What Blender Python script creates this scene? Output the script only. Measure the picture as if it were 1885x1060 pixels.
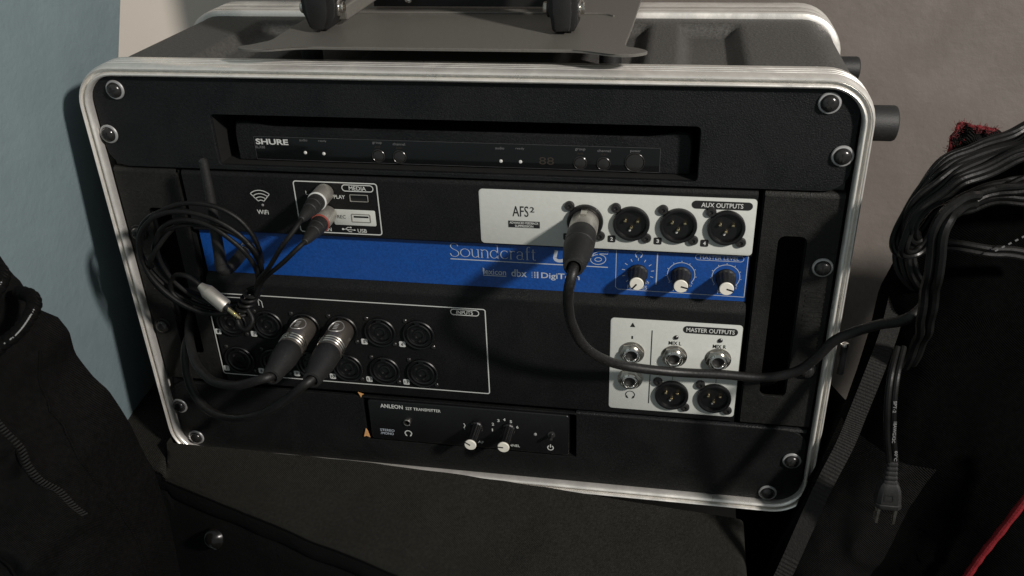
import bpy, bmesh, math, random
from mathutils import Vector, Matrix, noise
random.seed(7)
S = 0.001                       # everything below is written in millimetres
sc = bpy.context.scene
for o in list(bpy.data.objects): bpy.data.objects.remove(o)
COL = sc.collection
PI = math.pi

# ------------------------------------------------------------------ camera
cam_d = bpy.data.cameras.new('camera'); cam = bpy.data.objects.new('camera', cam_d); COL.objects.link(cam)
rx, ux, fx = (0.98408584, 0.17464696, -0.03276435), (0.05653708, -0.48254411, -0.87404504), (-0.16845955, 0.85828295, -0.48473886)
m = Matrix.Identity(4)
for i in range(3):
    m[i][0] = rx[i]; m[i][1] = -ux[i]; m[i][2] = -fx[i]
m[0][3], m[1][3], m[2][3] = 0.13716, -0.51687, 0.30396
cam.matrix_world = m
cam_d.sensor_width = 36.0; cam_d.lens = 36.0 * 1638.73 / 1885.0
cam_d.clip_start = 0.02; cam_d.clip_end = 50
sc.camera = cam
# ------------------------------------------------------------------ light
w = bpy.data.worlds.new('World'); sc.world = w; w.use_nodes = True
bg = w.node_tree.nodes['Background']; bg.inputs[0].default_value = (0.92, 1.0, 1.0, 1); bg.inputs[1].default_value = 0.20
ld = bpy.data.lights.new('ceiling_lamp', 'AREA'); ld.shape = 'DISK'; ld.size = 0.13; ld.energy = 38; ld.color = (1.0, 0.94, 0.875)
lamp = bpy.data.objects.new('ceiling_lamp', ld); COL.objects.link(lamp)
lamp.location = (1.271, -0.942, 0.980)
lamp.rotation_euler = (Vector((0.02, 0.0, 0.03)) - Vector(lamp.location)).to_track_quat('-Z', 'Y').to_euler()
vs = sc.view_settings; vs.view_transform = 'Standard'; vs.look = 'None'; vs.exposure = 0.0; vs.gamma = 1.0
try: vs.use_curve_mapping = False
except Exception: pass
sc.render.engine = 'CYCLES'
sc.render.resolution_x = 1024; sc.render.resolution_y = 576

# ------------------------------------------------------------------ materials
def mat(name, col, rough=0.5, metal=0.0, bump=0.0, bscale=900.0, var=0.0, vscale=40.0, spec=0.5, kind='noise', rvar=0.0, coat=0.0, sheen=0.0, dust=0.0, smudge=0.0):
    M = bpy.data.materials.new(name); M.use_nodes = True
    nt = M.node_tree; b = nt.nodes['Principled BSDF']
    b.inputs['Base Color'].default_value = (*col, 1); b.inputs['Roughness'].default_value = rough
    b.inputs['Metallic'].default_value = metal; b.inputs['Specular IOR Level'].default_value = spec
    b.inputs['Coat Weight'].default_value = coat
    b.inputs['Sheen Weight'].default_value = sheen
    tc = nt.nodes.new('ShaderNodeTexCoord')
    if var or rvar:
        n = nt.nodes.new('ShaderNodeTexNoise'); n.inputs['Scale'].default_value = vscale; n.inputs['Detail'].default_value = 6
        nt.links.new(tc.outputs['Object'], n.inputs['Vector'])
        if var:
            r = nt.nodes.new('ShaderNodeMapRange'); r.inputs['From Min'].default_value = 0.25; r.inputs['From Max'].default_value = 0.75
            r.inputs['To Min'].default_value = 1 - var; r.inputs['To Max'].default_value = 1 + var
            nt.links.new(n.outputs['Fac'], r.inputs['Value'])
            mx = nt.nodes.new('ShaderNodeVectorMath'); mx.operation = 'SCALE'; mx.inputs[0].default_value = col
            nt.links.new(r.outputs[0], mx.inputs['Scale']); nt.links.new(mx.outputs[0], b.inputs['Base Color'])
        if rvar:
            r2 = nt.nodes.new('ShaderNodeMapRange'); r2.inputs['From Min'].default_value = 0.3; r2.inputs['From Max'].default_value = 0.7
            r2.inputs['To Min'].default_value = max(0.03, rough - rvar); r2.inputs['To Max'].default_value = min(1, rough + rvar)
            nt.links.new(n.outputs['Fac'], r2.inputs['Value']); nt.links.new(r2.outputs[0], b.inputs['Roughness'])
    if dust:      # pale specks and lint lying on the surface
        src = b.inputs['Base Color'].links[0].from_socket if b.inputs['Base Color'].links else None
        n3 = nt.nodes.new('ShaderNodeTexNoise'); n3.inputs['Scale'].default_value = 1150; n3.inputs['Detail'].default_value = 1
        n4 = nt.nodes.new('ShaderNodeTexNoise'); n4.inputs['Scale'].default_value = 38; n4.inputs['Detail'].default_value = 4
        nt.links.new(tc.outputs['Object'], n3.inputs['Vector']); nt.links.new(tc.outputs['Object'], n4.inputs['Vector'])
        r3 = nt.nodes.new('ShaderNodeMapRange'); r3.inputs['From Min'].default_value = 0.60; r3.inputs['From Max'].default_value = 0.74; r3.inputs['To Max'].default_value = dust
        r4 = nt.nodes.new('ShaderNodeMapRange'); r4.inputs['From Min'].default_value = 0.35; r4.inputs['From Max'].default_value = 0.70; r4.inputs['To Min'].default_value = 0.15
        nt.links.new(n3.outputs['Fac'], r3.inputs['Value']); nt.links.new(n4.outputs['Fac'], r4.inputs['Value'])
        ml = nt.nodes.new('ShaderNodeMath'); ml.operation = 'MULTIPLY'; nt.links.new(r3.outputs[0], ml.inputs[0]); nt.links.new(r4.outputs[0], ml.inputs[1])
        mc = nt.nodes.new('ShaderNodeMix'); mc.data_type = 'RGBA'; mc.inputs['B'].default_value = (0.20, 0.20, 0.195, 1); mc.inputs['A'].default_value = (*col, 1)
        if src: nt.links.new(src, mc.inputs['A'])
        nt.links.new(ml.outputs[0], mc.inputs['Factor']); nt.links.new(mc.outputs['Result'], b.inputs['Base Color'])
    if smudge:    # greasy finger marks change the gloss
        n5 = nt.nodes.new('ShaderNodeTexNoise'); n5.inputs['Scale'].default_value = 26; n5.inputs['Detail'].default_value = 7; n5.inputs['Distortion'].default_value = 1.2
        nt.links.new(tc.outputs['Object'], n5.inputs['Vector'])
        r5 = nt.nodes.new('ShaderNodeMapRange'); r5.inputs['From Min'].default_value = 0.35; r5.inputs['From Max'].default_value = 0.65
        r5.inputs['To Min'].default_value = max(0.05, rough - smudge); r5.inputs['To Max'].default_value = min(1, rough + smudge)
        nt.links.new(n5.outputs['Fac'], r5.inputs['Value']); nt.links.new(r5.outputs[0], b.inputs['Roughness'])
    if bump:
        bp = nt.nodes.new('ShaderNodeBump'); bp.inputs['Strength'].default_value = bump; bp.inputs['Distance'].default_value = 0.0006
        if kind == 'weave':
            a = nt.nodes.new('ShaderNodeTexWave'); a.inputs['Scale'].default_value = bscale; a.bands_direction = 'DIAGONAL'; a.inputs['Distortion'].default_value = 1.5
            a.inputs['Detail'].default_value = 2; a.inputs['Detail Scale'].default_value = 2
            c = nt.nodes.new('ShaderNodeTexNoise'); c.inputs['Scale'].default_value = bscale * 2.5; c.inputs['Detail'].default_value = 3
            ad = nt.nodes.new('ShaderNodeMath'); ad.operation = 'ADD'
            nt.links.new(tc.outputs['Object'], a.inputs['Vector']); nt.links.new(tc.outputs['Object'], c.inputs['Vector'])
            nt.links.new(a.outputs['Fac'], ad.inputs[0]); nt.links.new(c.outputs['Fac'], ad.inputs[1]); nt.links.new(ad.outputs[0], bp.inputs['Height'])
        elif kind == 'brushed':
            mp = nt.nodes.new('ShaderNodeMapping'); mp.inputs['Scale'].default_value = (1, 30, 30)
            a = nt.nodes.new('ShaderNodeTexNoise'); a.inputs['Scale'].default_value = bscale; a.inputs['Detail'].default_value = 4
            nt.links.new(tc.outputs['Object'], mp.inputs[0]); nt.links.new(mp.outputs[0], a.inputs['Vector']); nt.links.new(a.outputs['Fac'], bp.inputs['Height'])
        else:
            a = nt.nodes.new('ShaderNodeTexNoise'); a.inputs['Scale'].default_value = bscale; a.inputs['Detail'].default_value = 3; a.inputs['Roughness'].default_value = 0.6
            nt.links.new(tc.outputs['Object'], a.inputs['Vector']); nt.links.new(a.outputs['Fac'], bp.inputs['Height'])
        nt.links.new(bp.outputs[0], b.inputs['Normal'])
    return M

M = {}
M['powder'] = mat('black_powder_coat', (0.0064, 0.0069, 0.0078), 0.50, bump=0.8, bscale=1100, var=0.5, vscale=560, spec=0.25, dust=0.08, smudge=0.16)
M['chassis'] = mat('black_chassis_paint', (0.0072, 0.0076, 0.0078), 0.48, bump=0.6, bscale=1400, var=0.4, vscale=700, spec=0.18, dust=0.06, smudge=0.16)
M['ear'] = mat('charcoal_ear_paint', (0.0105, 0.0105, 0.0095), 0.55, bump=0.7, bscale=1300, var=0.4, vscale=600, spec=0.25, dust=0.07, smudge=0.14)
M['plastic'] = mat('black_plastic', (0.004, 0.004, 0.0045), 0.38, bump=0.15, bscale=1500, var=0.2, vscale=120)
M['gloss'] = mat('glossy_black_window', (0.0055, 0.006, 0.0065), 0.16, spec=0.4, rvar=0.06, vscale=60)
M['shell'] = mat('textured_polyethylene', (0.066, 0.064, 0.060), 0.62, bump=1.0, bscale=620, var=0.35, vscale=480, spec=0.45, dust=0.15)
M['rubber'] = mat('black_rubber', (0.0085, 0.0085, 0.0085), 0.6, bump=0.25, bscale=900, var=0.2, vscale=150, dust=0.12)
M['cable'] = mat('black_cable_jacket', (0.0085, 0.008, 0.008), 0.48, bump=0.25, bscale=500, var=0.3, vscale=90, spec=0.4, dust=0.12, smudge=0.12)
M['cord'] = mat('black_vinyl_cord', (0.0030, 0.0030, 0.0030), 0.50, bump=0.3, bscale=350, var=0.3, vscale=60, spec=0.28, dust=0.05, smudge=0.16)
M['alu'] = mat('satin_aluminium', (0.88, 0.855, 0.81), 0.38, metal=0.66, bump=0.10, bscale=500, var=0.07, vscale=260, smudge=0.12)
M['blue'] = mat('blue_stripe_paint', (0.0052, 0.058, 0.262), 0.42, bump=0.25, bscale=1200, var=0.22, vscale=620, smudge=0.12)
M['plate'] = mat('pale_grey_plate', (0.50, 0.515, 0.485), 0.5, bump=0.12, bscale=1200, var=0.04, vscale=300)
M['print'] = mat('white_print', (0.56, 0.57, 0.55), 0.6, var=0.05, vscale=900)
M['print_dim'] = mat('grey_print', (0.14, 0.14, 0.145), 0.6, var=0.15, vscale=1500)
M['edge_dim'] = mat('dim_window_edge', (0.045, 0.045, 0.047), 0.5, var=0.3, vscale=300)
M['print_blue'] = mat('silver_print', (0.40, 0.44, 0.50), 0.5, var=0.06, vscale=900)
M['ink'] = mat('black_ink', (0.010, 0.010, 0.011), 0.6, var=0.1, vscale=900)
M['cap'] = mat('ivory_knob_cap', (0.70, 0.68, 0.60), 0.45, bump=0.1, bscale=900, var=0.05, vscale=300)
M['nickel'] = mat('nickel_plate', (0.58, 0.55, 0.50), 0.26, metal=1.0, bump=0.05, bscale=600, rvar=0.08, vscale=200)
M['satin'] = mat('satin_nickel_barrel', (0.46, 0.44, 0.40), 0.42, metal=0.75, bump=0.08, bscale=900, rvar=0.08, vscale=150)
M['gun'] = mat('dark_nickel_barrel', (0.26, 0.23, 0.20), 0.34, metal=0.85, bump=0.06, bscale=900, rvar=0.08, vscale=150)
M['chrome'] = mat('polished_steel', (0.75, 0.74, 0.71), 0.16, metal=1.0, rvar=0.06, vscale=200)
M['blackscrew'] = mat('black_oxide_screw', (0.045, 0.044, 0.044), 0.22, metal=0.6, bump=0.1, bscale=900, rvar=0.06, vscale=200)
M['stud'] = mat('dark_glossy_stud', (0.006, 0.0058, 0.0055), 0.20, spec=0.45, rvar=0.05, vscale=200)
M['washer'] = mat('dull_zinc_washer', (0.42, 0.42, 0.42), 0.40, metal=0.5, bump=0.1, bscale=800, var=0.15, vscale=200)
M['gold'] = mat('gold_pin', (0.78, 0.66, 0.40), 0.25, metal=1.0, rvar=0.05, vscale=300)
M['void'] = mat('dark_socket_interior', (0.004, 0.004, 0.004), 0.7, var=0.2, vscale=300)
M['fabric'] = mat('black_woven_fabric', (0.0225, 0.0218, 0.0190), 0.85, bump=1.0, bscale=330, var=0.32, vscale=420, spec=0.12, kind='weave')
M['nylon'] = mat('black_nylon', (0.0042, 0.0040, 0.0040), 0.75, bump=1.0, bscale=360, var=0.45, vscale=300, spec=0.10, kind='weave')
M['shaded_canvas'] = mat('shadow_darkened_canvas', (0.0016, 0.0016, 0.0016), 0.9, bump=0.8, bscale=360, var=0.4, vscale=300, spec=0.03, kind='weave')  # bag canvas with the cord hank's shadow put into its base colour
M['web'] = mat('black_webbing', (0.014, 0.013, 0.0118), 0.75, bump=0.8, bscale=900, var=0.35, vscale=500, spec=0.3)
M['teeth'] = mat('dark_zipper_teeth', (0.020, 0.019, 0.018), 0.45, var=0.2, vscale=400, spec=0.5)
M['red'] = mat('red_fleece', (0.12, 0.008, 0.011), 0.85, bump=0.8, bscale=900, var=0.4, vscale=500, spec=0.2, sheen=0.15)
M['redcord'] = mat('red_piping', (0.17, 0.010, 0.014), 0.65, bump=0.6, bscale=900, var=0.25, vscale=500, spec=0.3)
M['orange'] = mat('torn_orange_tape', (0.62, 0.33, 0.13), 0.6, bump=0.4, bscale=700, var=0.2, vscale=500)
M['redring'] = mat('red_ring', (0.26, 0.06, 0.045), 0.45, var=0.1, vscale=300)
M['standmetal'] = mat('grey_black_stand_metal', (0.125, 0.118, 0.106), 0.40, metal=0.10, bump=0.25, bscale=1300, var=0.10, vscale=600, spec=0.5, rvar=0.05)
M['standblack'] = mat('black_stand_hinge', (0.010, 0.010, 0.010), 0.45, bump=0.2, bscale=1000, var=0.2, vscale=200)
M['wall'] = mat('taupe_satin_wall_paint', (0.156, 0.138, 0.125), 0.44, bump=0.7, bscale=160, var=0.10, vscale=14, spec=0.45, smudge=0.12)
M['bluewall'] = mat('blue_grey_wall_paint', (0.172, 0.224, 0.243), 0.52, bump=0.8, bscale=150, var=0.07, vscale=22, spec=0.4, smudge=0.12)
M['beige'] = mat('pale_pink_beige_paint', (0.90, 0.81, 0.715), 0.55, bump=0.12, bscale=160, var=0.03, vscale=10)
M['led'] = mat('clear_led_lens', (0.55, 0.55, 0.53), 0.3, var=0.05, vscale=900)
M['disp'] = mat('unlit_display_segments', (0.030, 0.022, 0.016), 0.5, var=0.2, vscale=900)
M['brass'] = mat('pale_brass', (0.72, 0.62, 0.36), 0.28, metal=1.0, rvar=0.05, vscale=300)

# ------------------------------------------------------------------ builders
class MB:
    def __init__(s): s.v = []; s.f = []
    def add(s, vs_, fs_):
        o = len(s.v); s.v += [tuple(p) for p in vs_]; s.f += [tuple(i + o for i in f) for f in fs_]; return s
    def box(s, x0, x1, y0, y1, z0, z1):
        vs_ = [(x, y, z) for x in (x0, x1) for y in (y0, y1) for z in (z0, z1)]
        return s.add(vs_, [(0, 1, 3, 2), (4, 6, 7, 5), (0, 4, 5, 1), (2, 3, 7, 6), (0, 2, 6, 4), (1, 5, 7, 3)])
    def rings(s, rings, closed=True, cap0=True, cap1=True):
        n = len(rings[0]); vs_ = [p for r in rings for p in r]; fs_ = []
        for i in range(len(rings) - 1):
            for j in range(n if closed else n - 1):
                a = i * n + j; b = i * n + (j + 1) % n
                fs_.append((a, b, b + n, a + n))
        if cap0: fs_.append(tuple(range(n - 1, -1, -1)))
        if cap1: fs_.append(tuple((len(rings) - 1) * n + j for j in range(n)))
        return s.add(vs_, fs_)
    def prism(s, outl, y0, y1, bev=0.0, steps=2):
        """outline in (x, z); front at y0 (towards the viewer), back at y1"""
        if bev <= 0: return s.rings([[(x, y0, z) for x, z in outl], [(x, y1, z) for x, z in outl]])
        R = []
        for k in range(steps + 1):
            a = k / steps * PI / 2
            R.append([(x, y0 + bev * (1 - math.sin(a)), z) for x, z in inset(outl, bev * (1 - math.cos(PI / 2 - (PI / 2 - a)) if False else bev * (1 - math.sin(a)) * 0 + bev * (math.cos(a))))])
        R.append([(x, y1, z) for x, z in outl])
        # first ring = most inset at y0
        R2 = []
        for k in range(steps + 1):
            a = k / steps * PI / 2
            R2.append([(x, y0 + bev * (1 - math.cos(a)), z) for x, z in inset(outl, bev * (1 - math.sin(a)))])
        R2.append([(x, y1, z) for x, z in outl])
        return s.rings(R2)
    def lathe(s, prof, org, ax=(0, -1, 0), n=28, up=None):
        ax = Vector(ax).normalized(); t = Vector((0, 0, 1)) if abs(ax.z) < 0.9 else Vector((1, 0, 0))
        u = ax.cross(t).normalized(); v_ = ax.cross(u).normalized(); org = Vector(org); R = []
        for r, h in prof:
            r = max(r, 0.01)
            R.append([tuple(org + ax * h + u * (r * math.cos(2 * PI * j / n)) + v_ * (r * math.sin(2 * PI * j / n))) for j in range(n)])
        return s.rings(R)
    def tube(s, path, r, n=10, caps=True, rfun=None):
        P = [Vector(p) for p in path]; R = []; N = None
        for i, p in enumerate(P):
            t = (P[min(i + 1, len(P) - 1)] - P[max(i - 1, 0)]).normalized()
            if N is None:
                N = t.orthogonal().normalized()
            N = (N - t * N.dot(t)).normalized(); B = t.cross(N)
            rr = rfun(i / (len(P) - 1)) if rfun else r
            R.append([tuple(p + N * (rr * math.cos(2 * PI * j / n)) + B * (rr * math.sin(2 * PI * j / n))) for j in range(n)])
        return s.rings(R, True, caps, caps)
    def strip(s, pts, width, y, calli=None):
        """flat ribbon in the x-z plane at depth y"""
        n = len(pts); L = []; Rr = []
        for i, (x, z) in enumerate(pts):
            a = pts[max(i - 1, 0)]; b = pts[min(i + 1, n - 1)]; dx, dz = b[0] - a[0], b[1] - a[1]; l = math.hypot(dx, dz) or 1
            ww = width if calli is None else width + calli * (abs(dz) / l) ** 1.5
            nx, nz = -dz / l * ww / 2, dx / l * ww / 2
            L.append((x + nx, y, z + nz)); Rr.append((x - nx, y, z - nz))
        return s.add(L + Rr, [(i, i + n, i + n + 1, i + 1) for i in range(n - 1)])
    def build(s, name, material, parent=None, smooth=True, angle=35):
        me = bpy.data.meshes.new(name); me.from_pydata([(a * S, b * S, c * S) for a, b, c in s.v], [], s.f); me.update()
        bm = bmesh.new(); bm.from_mesh(me); bmesh.ops.recalc_face_normals(bm, faces=bm.faces)
        if smooth:
            for f in bm.faces: f.smooth = True
            for e in bm.edges:
                if len(e.link_faces) == 2 and e.calc_face_angle(0) > math.radians(angle): e.smooth = False
        bm.to_mesh(me); bm.free()
        me.materials.append(M[material])
        o = bpy.data.objects.new(name, me); COL.objects.link(o)
        if parent is not None: o.parent = parent; o.matrix_parent_inverse = Matrix.Translation(-parent_loc(parent))
        return o

def parent_loc(p):
    v = Vector(p.location)
    while p.parent is not None:
        v = v * 1.0; break
    return v

def inset(outl, d):
    """rough inset of a star-shaped outline"""
    cx = sum(p[0] for p in outl) / len(outl); cz = sum(p[1] for p in outl) / len(outl); n = len(outl); out = []
    for i, (x, z) in enumerate(outl):
        a = outl[i - 1]; b = outl[(i + 1) % n]; dx, dz = b[0] - a[0], b[1] - a[1]; l = math.hypot(dx, dz) or 1
        nx, nz = -dz / l, dx / l
        if nx * (cx - x) + nz * (cz - z) < 0: nx, nz = -nx, -nz
        out.append((x + nx * d, z + nz * d))
    return out

def rrect(x0, x1, z0, z1, r, n=5):
    r = min(r, (x1 - x0) / 2 - 1e-3, (z1 - z0) / 2 - 1e-3); o = []
    for cx, cz, a0 in ((x1 - r, z1 - r, 0), (x0 + r, z1 - r, 90), (x0 + r, z0 + r, 180), (x1 - r, z0 + r, 270)):
        for k in range(n + 1):
            a = math.radians(a0 + 90 * k / n); o.append((cx + r * math.cos(a), cz + r * math.sin(a)))
    return o

def circ(cx, cz, r, n=24): return [(cx + r * math.cos(2 * PI * k / n), cz + r * math.sin(2 * PI * k / n)) for k in range(n)]

def holed(name, outer, holes, y0, y1, material, parent=None):
    """plate with real openings"""
    me = bpy.data.meshes.new(name); bm = bmesh.new(); loops = []
    for y in (y0, y1):
        es = []
        for L in [outer] + holes:
            vs_ = [bm.verts.new((x * S, y * S, z * S)) for x, z in L]; loops.append(vs_)
            es += [bm.edges.new((vs_[i], vs_[(i + 1) % len(vs_)])) for i in range(len(vs_))]
        bmesh.ops.triangle_fill(bm, edges=es, use_beauty=True)
    h = len(loops) // 2
    for a, b in zip(loops[:h], loops[h:]):
        n = len(a)
        for i in range(n): bm.faces.new((a[i], a[(i + 1) % n], b[(i + 1) % n], b[i]))
    bmesh.ops.recalc_face_normals(bm, faces=bm.faces)
    bm.to_mesh(me); bm.free(); me.materials.append(M[material])
    o = bpy.data.objects.new(name, me); COL.objects.link(o)
    if parent is not None: o.parent = parent; o.matrix_parent_inverse = Matrix.Translation(-parent_loc(parent))
    bv = o.modifiers.new('soft_edge', 'BEVEL'); bv.width = 0.0004; bv.segments = 2; bv.limit_method = 'ANGLE'; bv.angle_limit = math.radians(60)
    return o

def thing(name, label, cat, loc=(0, 0, 0), group=None):
    o = bpy.data.objects.new(name, None); COL.objects.link(o); o.empty_display_size = 0.02
    o.location = Vector(loc) * S; tag(o, label, cat, group); return o
def tag(o, label, cat, group=None):
    o['label'] = label; o['category'] = cat
    if group: o['group'] = group
    return o
def struct(o): o['kind'] = 'structure'; return o

def cat_rom(P, k=8, closed=False):
    P = [Vector(p) for p in P]; n = len(P); out = []
    rng = range(n if closed else n - 1)
    for i in rng:
        p1, p2 = P[i], P[(i + 1) % n]
        p0 = P[i - 1] if (i > 0 or closed) else p1 * 2 - p2
        p3 = P[(i + 2) % n] if (i + 2 < n or closed) else p2 * 2 - p1
        for j in range(k):
            t = j / k
            out.append(0.5 * ((2 * p1) + (p2 - p0) * t + (2 * p0 - 5 * p1 + 4 * p2 - p3) * t * t + (3 * p1 - p0 - 3 * p2 + p3) * t ** 3))
    if not closed: out.append(P[-1])
    return out

def text(s, cx, cz, wd, ht, y, material, parent, bold=0.0, name='lettering', rot=0.0, shear=0.0):
    cu = bpy.data.curves.new('t', 'FONT'); cu.body = s; cu.size = 1.0; cu.offset = bold; cu.shear = shear; cu.resolution_u = 3
    ob = bpy.data.objects.new('t', cu); COL.objects.link(ob)
    bpy.context.view_layer.update()
    me = bpy.data.meshes.new_from_object(ob.evaluated_get(bpy.context.evaluated_depsgraph_get()))
    bpy.data.objects.remove(ob); bpy.data.curves.remove(cu)
    xs = [v.co.x for v in me.vertices]; ys = [v.co.y for v in me.vertices]
    x0, x1, y0, y1 = min(xs), max(xs), min(ys), max(ys)
    c, sn = math.cos(rot), math.sin(rot)
    for v in me.vertices:
        a = ((v.co.x - x0) / (x1 - x0) - 0.5) * wd; b = ((v.co.y - y0) / (y1 - y0) - 0.5) * ht
        v.co = ((cx + a * c - b * sn) * S, y * S, (cz + a * sn + b * c) * S)
    me.materials.clear(); me.materials.append(M[material])
    o = bpy.data.objects.new(name, me); COL.objects.link(o); o.parent = parent
    o.matrix_parent_inverse = Matrix.Translation(-parent_loc(parent))
    return o

def frame(outl, width, y, material, parent, name='printed_outline'):
    n = len(outl); b = MB(); i2 = inset(outl, width)
    b.add([(x, y, z) for x, z in outl] + [(x, y, z) for x, z in i2], [(i, (i + 1) % n, n + (i + 1) % n, n + i) for i in range(n)])
    return b.build(name, material, parent, smooth=False)
def patch(outl, y, material, parent, name):
    return MB().add([(x, y, z) for x, z in outl], [tuple(range(len(outl)))]).build(name, material, parent, smooth=False)
def lines(polys, width, y, material, parent, name='printed_line'):
    b = MB()
    for p in polys: b.strip(p, width, y)
    return b.build(name, material, parent, smooth=False)
def arc(cx, cz, r, a0, a1, n=16, rz=None): return [(cx + r * math.cos(math.radians(a0 + (a1 - a0) * k / n)), cz + (rz or r) * math.sin(math.radians(a0 + (a1 - a0) * k / n))) for k in range(n + 1)]

# ------------------------------------------------------------------ setting: walls
def wall_sheet(name, pts, material, thick):
    a, b, c, d = [Vector(p) for p in pts]; n = (b - a).cross(d - a).normalized() * thick
    q = [a, b, c, d]; vs_ = [tuple(p) for p in q] + [tuple(p + n) for p in q]
    return struct(MB().add(vs_, [(0, 1, 2, 3), (7, 6, 5, 4), (0, 4, 5, 1), (1, 5, 6, 2), (2, 6, 7, 3), (3, 7, 4, 0)]).build(name, material, None, smooth=False))
wall_sheet('wall_back', [(-190, 236, -600), (900, 236, -600), (900, 236, 900), (-190, 236, 900)], 'wall', -30)
# blue wall beside the case: leans a little, its rear edge slopes
def bx(z): return -277 - 0.12 * (114 - z)
def bw():
    edge = [(-600, 400), (60, 300), (138, 84), (600, 230)]      # (z, y) of the rear edge
    F = [(bx(z), -900, z) for z, y in edge]; E_ = [(bx(z), y, z) for z, y in edge]; n = len(edge); b = MB()
    V = F + E_ + [(x - 24, y, z) for x, y, z in F] + [(x - 24, y, z) for x, y, z in E_]; fs_ = []
    for i in range(n - 1):
        fs_ += [(i, i + 1, n + i + 1, n + i), (2 * n + i, 3 * n + i, 3 * n + i + 1, 2 * n + i + 1), (n + i, n + i + 1, 3 * n + i + 1, 3 * n + i)]
    b.add(V, fs_)
    return struct(b.build('wall_left', 'bluewall', None, smooth=False))
bw()
struct(MB().box(-900, 0, 420, 450, -600, 900).build('wall_beyond', 'beige'))
struct(MB().box(-900, 900, -900, 440, -640, -600).build('floor', 'fabric'))

# ------------------------------------------------------------------ rack case
case = thing('rack_case', 'black moulded rack case with silver aluminium front and rear rims', 'rack case', (0, 80, -163))
def rim(name, prof, r0=21.0):
    """prof: list of (d outward from opening, y); swept round the rounded opening"""
    n = 10; R = []
    for d, y in prof:
        R.append([(x, y, z) for x, z in rrect(-242.5 - d, 242.5 + d, -153.5 - d, 153.5 + d, r0 + d, n)])
    b = MB(); n_ = len(R[0])
    return b.rings(R + [R[0]], True, False, False).build(name, 'alu', case, angle=50)
fprof = [(0.3, 1.5), (0, -2.0), (0.2, -3.6), (0.8, -4.8), (1.6, -5.2), (2.4, -4.8), (2.9, -3.6), (3.0, -1.4), (4.4, -1.4), (4.6, -3.8), (5.0, -5.2), (5.6, -5.6), (6.3, -4.9), (6.9, -3.2), (7.3, -1.2), (7.5, 0.2),
         (7.6, 1.6), (7.1, 2.0), (7.1, 2.9), (7.6, 3.3), (7.6, 5.4), (7.1, 5.8), (7.1, 6.7), (7.6, 7.1), (7.6, 9.4), (7.1, 9.8), (7.1, 10.7), (7.6, 11.1), (7.6, 15.4), (7.4, 16.4), (5.0, 16.6), (5.0, 4), (2.0, 3.5)]
rim('front_rim', fprof)
rprof = [(0, 186)] + [(3, 150.5), (8.2, 150.5), (9.2, 151.6), (9.4, 156), (8.9, 156.6), (8.9, 157.4), (9.4, 158), (9.4, 168), (8.9, 168.6), (8.9, 169.4), (9.4, 170), (9.4, 184), (8.4, 187), (6, 189), (3, 189)]
rim('rear_rim', rprof)
def trough(x, y):
    d = 0
    for a, b in ((138, 180), (62, 119), (-181, -139), (-120, -63)):
        s1 = min(max((x - a) / 6.0, 0), 1); s2 = min(max((b - x) / 9.0, 0), 1); s3 = min(max((137 - y) / 13.0, 0), 1)
        k = min(s1, s2, s3); k = k * k * (3 - 2 * k); d = max(d, 8.0 * k)
    return d
def make_shell():
    outl = []
    hw, hz, r = 242.5 + 4.8, 153.5 + 4.8, 25.0
    base = rrect(-hw, hw, -hz, hz, r, 8); N = 9
    k = 0; pts = []
    for i in range(len(base)):
        a, b = base[i], base[(i + 1) % len(base)]; L = math.hypot(b[0] - a[0], b[1] - a[1]); m_ = max(1, int(L / 3.2))
        for j in range(m_): pts.append((a[0] + (b[0] - a[0]) * j / m_, a[1] + (b[1] - a[1]) * j / m_))
    ys = [14 + (152 - 14) * i / 46 for i in range(47)]; R = []
    for y in ys:
        ring = []
        for x, z in pts:
            e = 0
            if z > hz - 0.5: e = trough(x, y)
            side = 0
            t = min((y - 14) / 10.0, (152 - y) / 10.0, 1); t = max(t, 0)
            cx = x * (1 - 0.004 * t); cz = z - e
            if abs(z) < hz - 30 and abs(x) > hw - 1:   # side wall steps in between the ribs
                side = 4 * t * (0.5 - 0.5 * math.cos(2 * PI * y / 46)); cx = (abs(x) - side) * (1 if x > 0 else -1)
            ring.append((cx, y, cz))
        R.append(ring)
    b = MB(); b.rings(R, True, False, True)
    return b.build('shell', 'shell', case, angle=60)
make_shell()
def bumper(x0, x1, y, z, r):
    b = MB(); b.lathe([(0, -1), (r, -1), (r, x1 - x0 - 2.2), (r - 0.7, x1 - x0 - 0.7), (r - 2.2, x1 - x0), (r * 0.55, x1 - x0), (r * 0.5, x1 - x0 - 2), (0, x1 - x0 - 2)], (x0, y, z), (1, 0, 0), 32)
    return b.build('rubber_foot', 'rubber', case)
bumper(238, 272, 44, 119, 11); bumper(238, 264, 142, 126, 8.5)
b = MB(); b.lathe([(0, 0), (2.6, 0), (2.6, 22), (0, 22)], (256, 6, -42), (0, 0, 1), 16); lp = b.build('latch_pin', 'plastic', case)
b = MB(); b.lathe([(0, 0), (2.7, 0), (2.7, 1.2), (1.8, 1.8), (0, 1.8)], (256, 6, -20), (0, 0, 1), 16); b.build('pin_cap', 'chrome', lp)
for sx in (-1, 1):
    MB().box(min(sx * 222, sx * 240), max(sx * 222, sx * 240), 5, 8, -150, 150).build('rack_rail', 'plastic', case)

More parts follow.
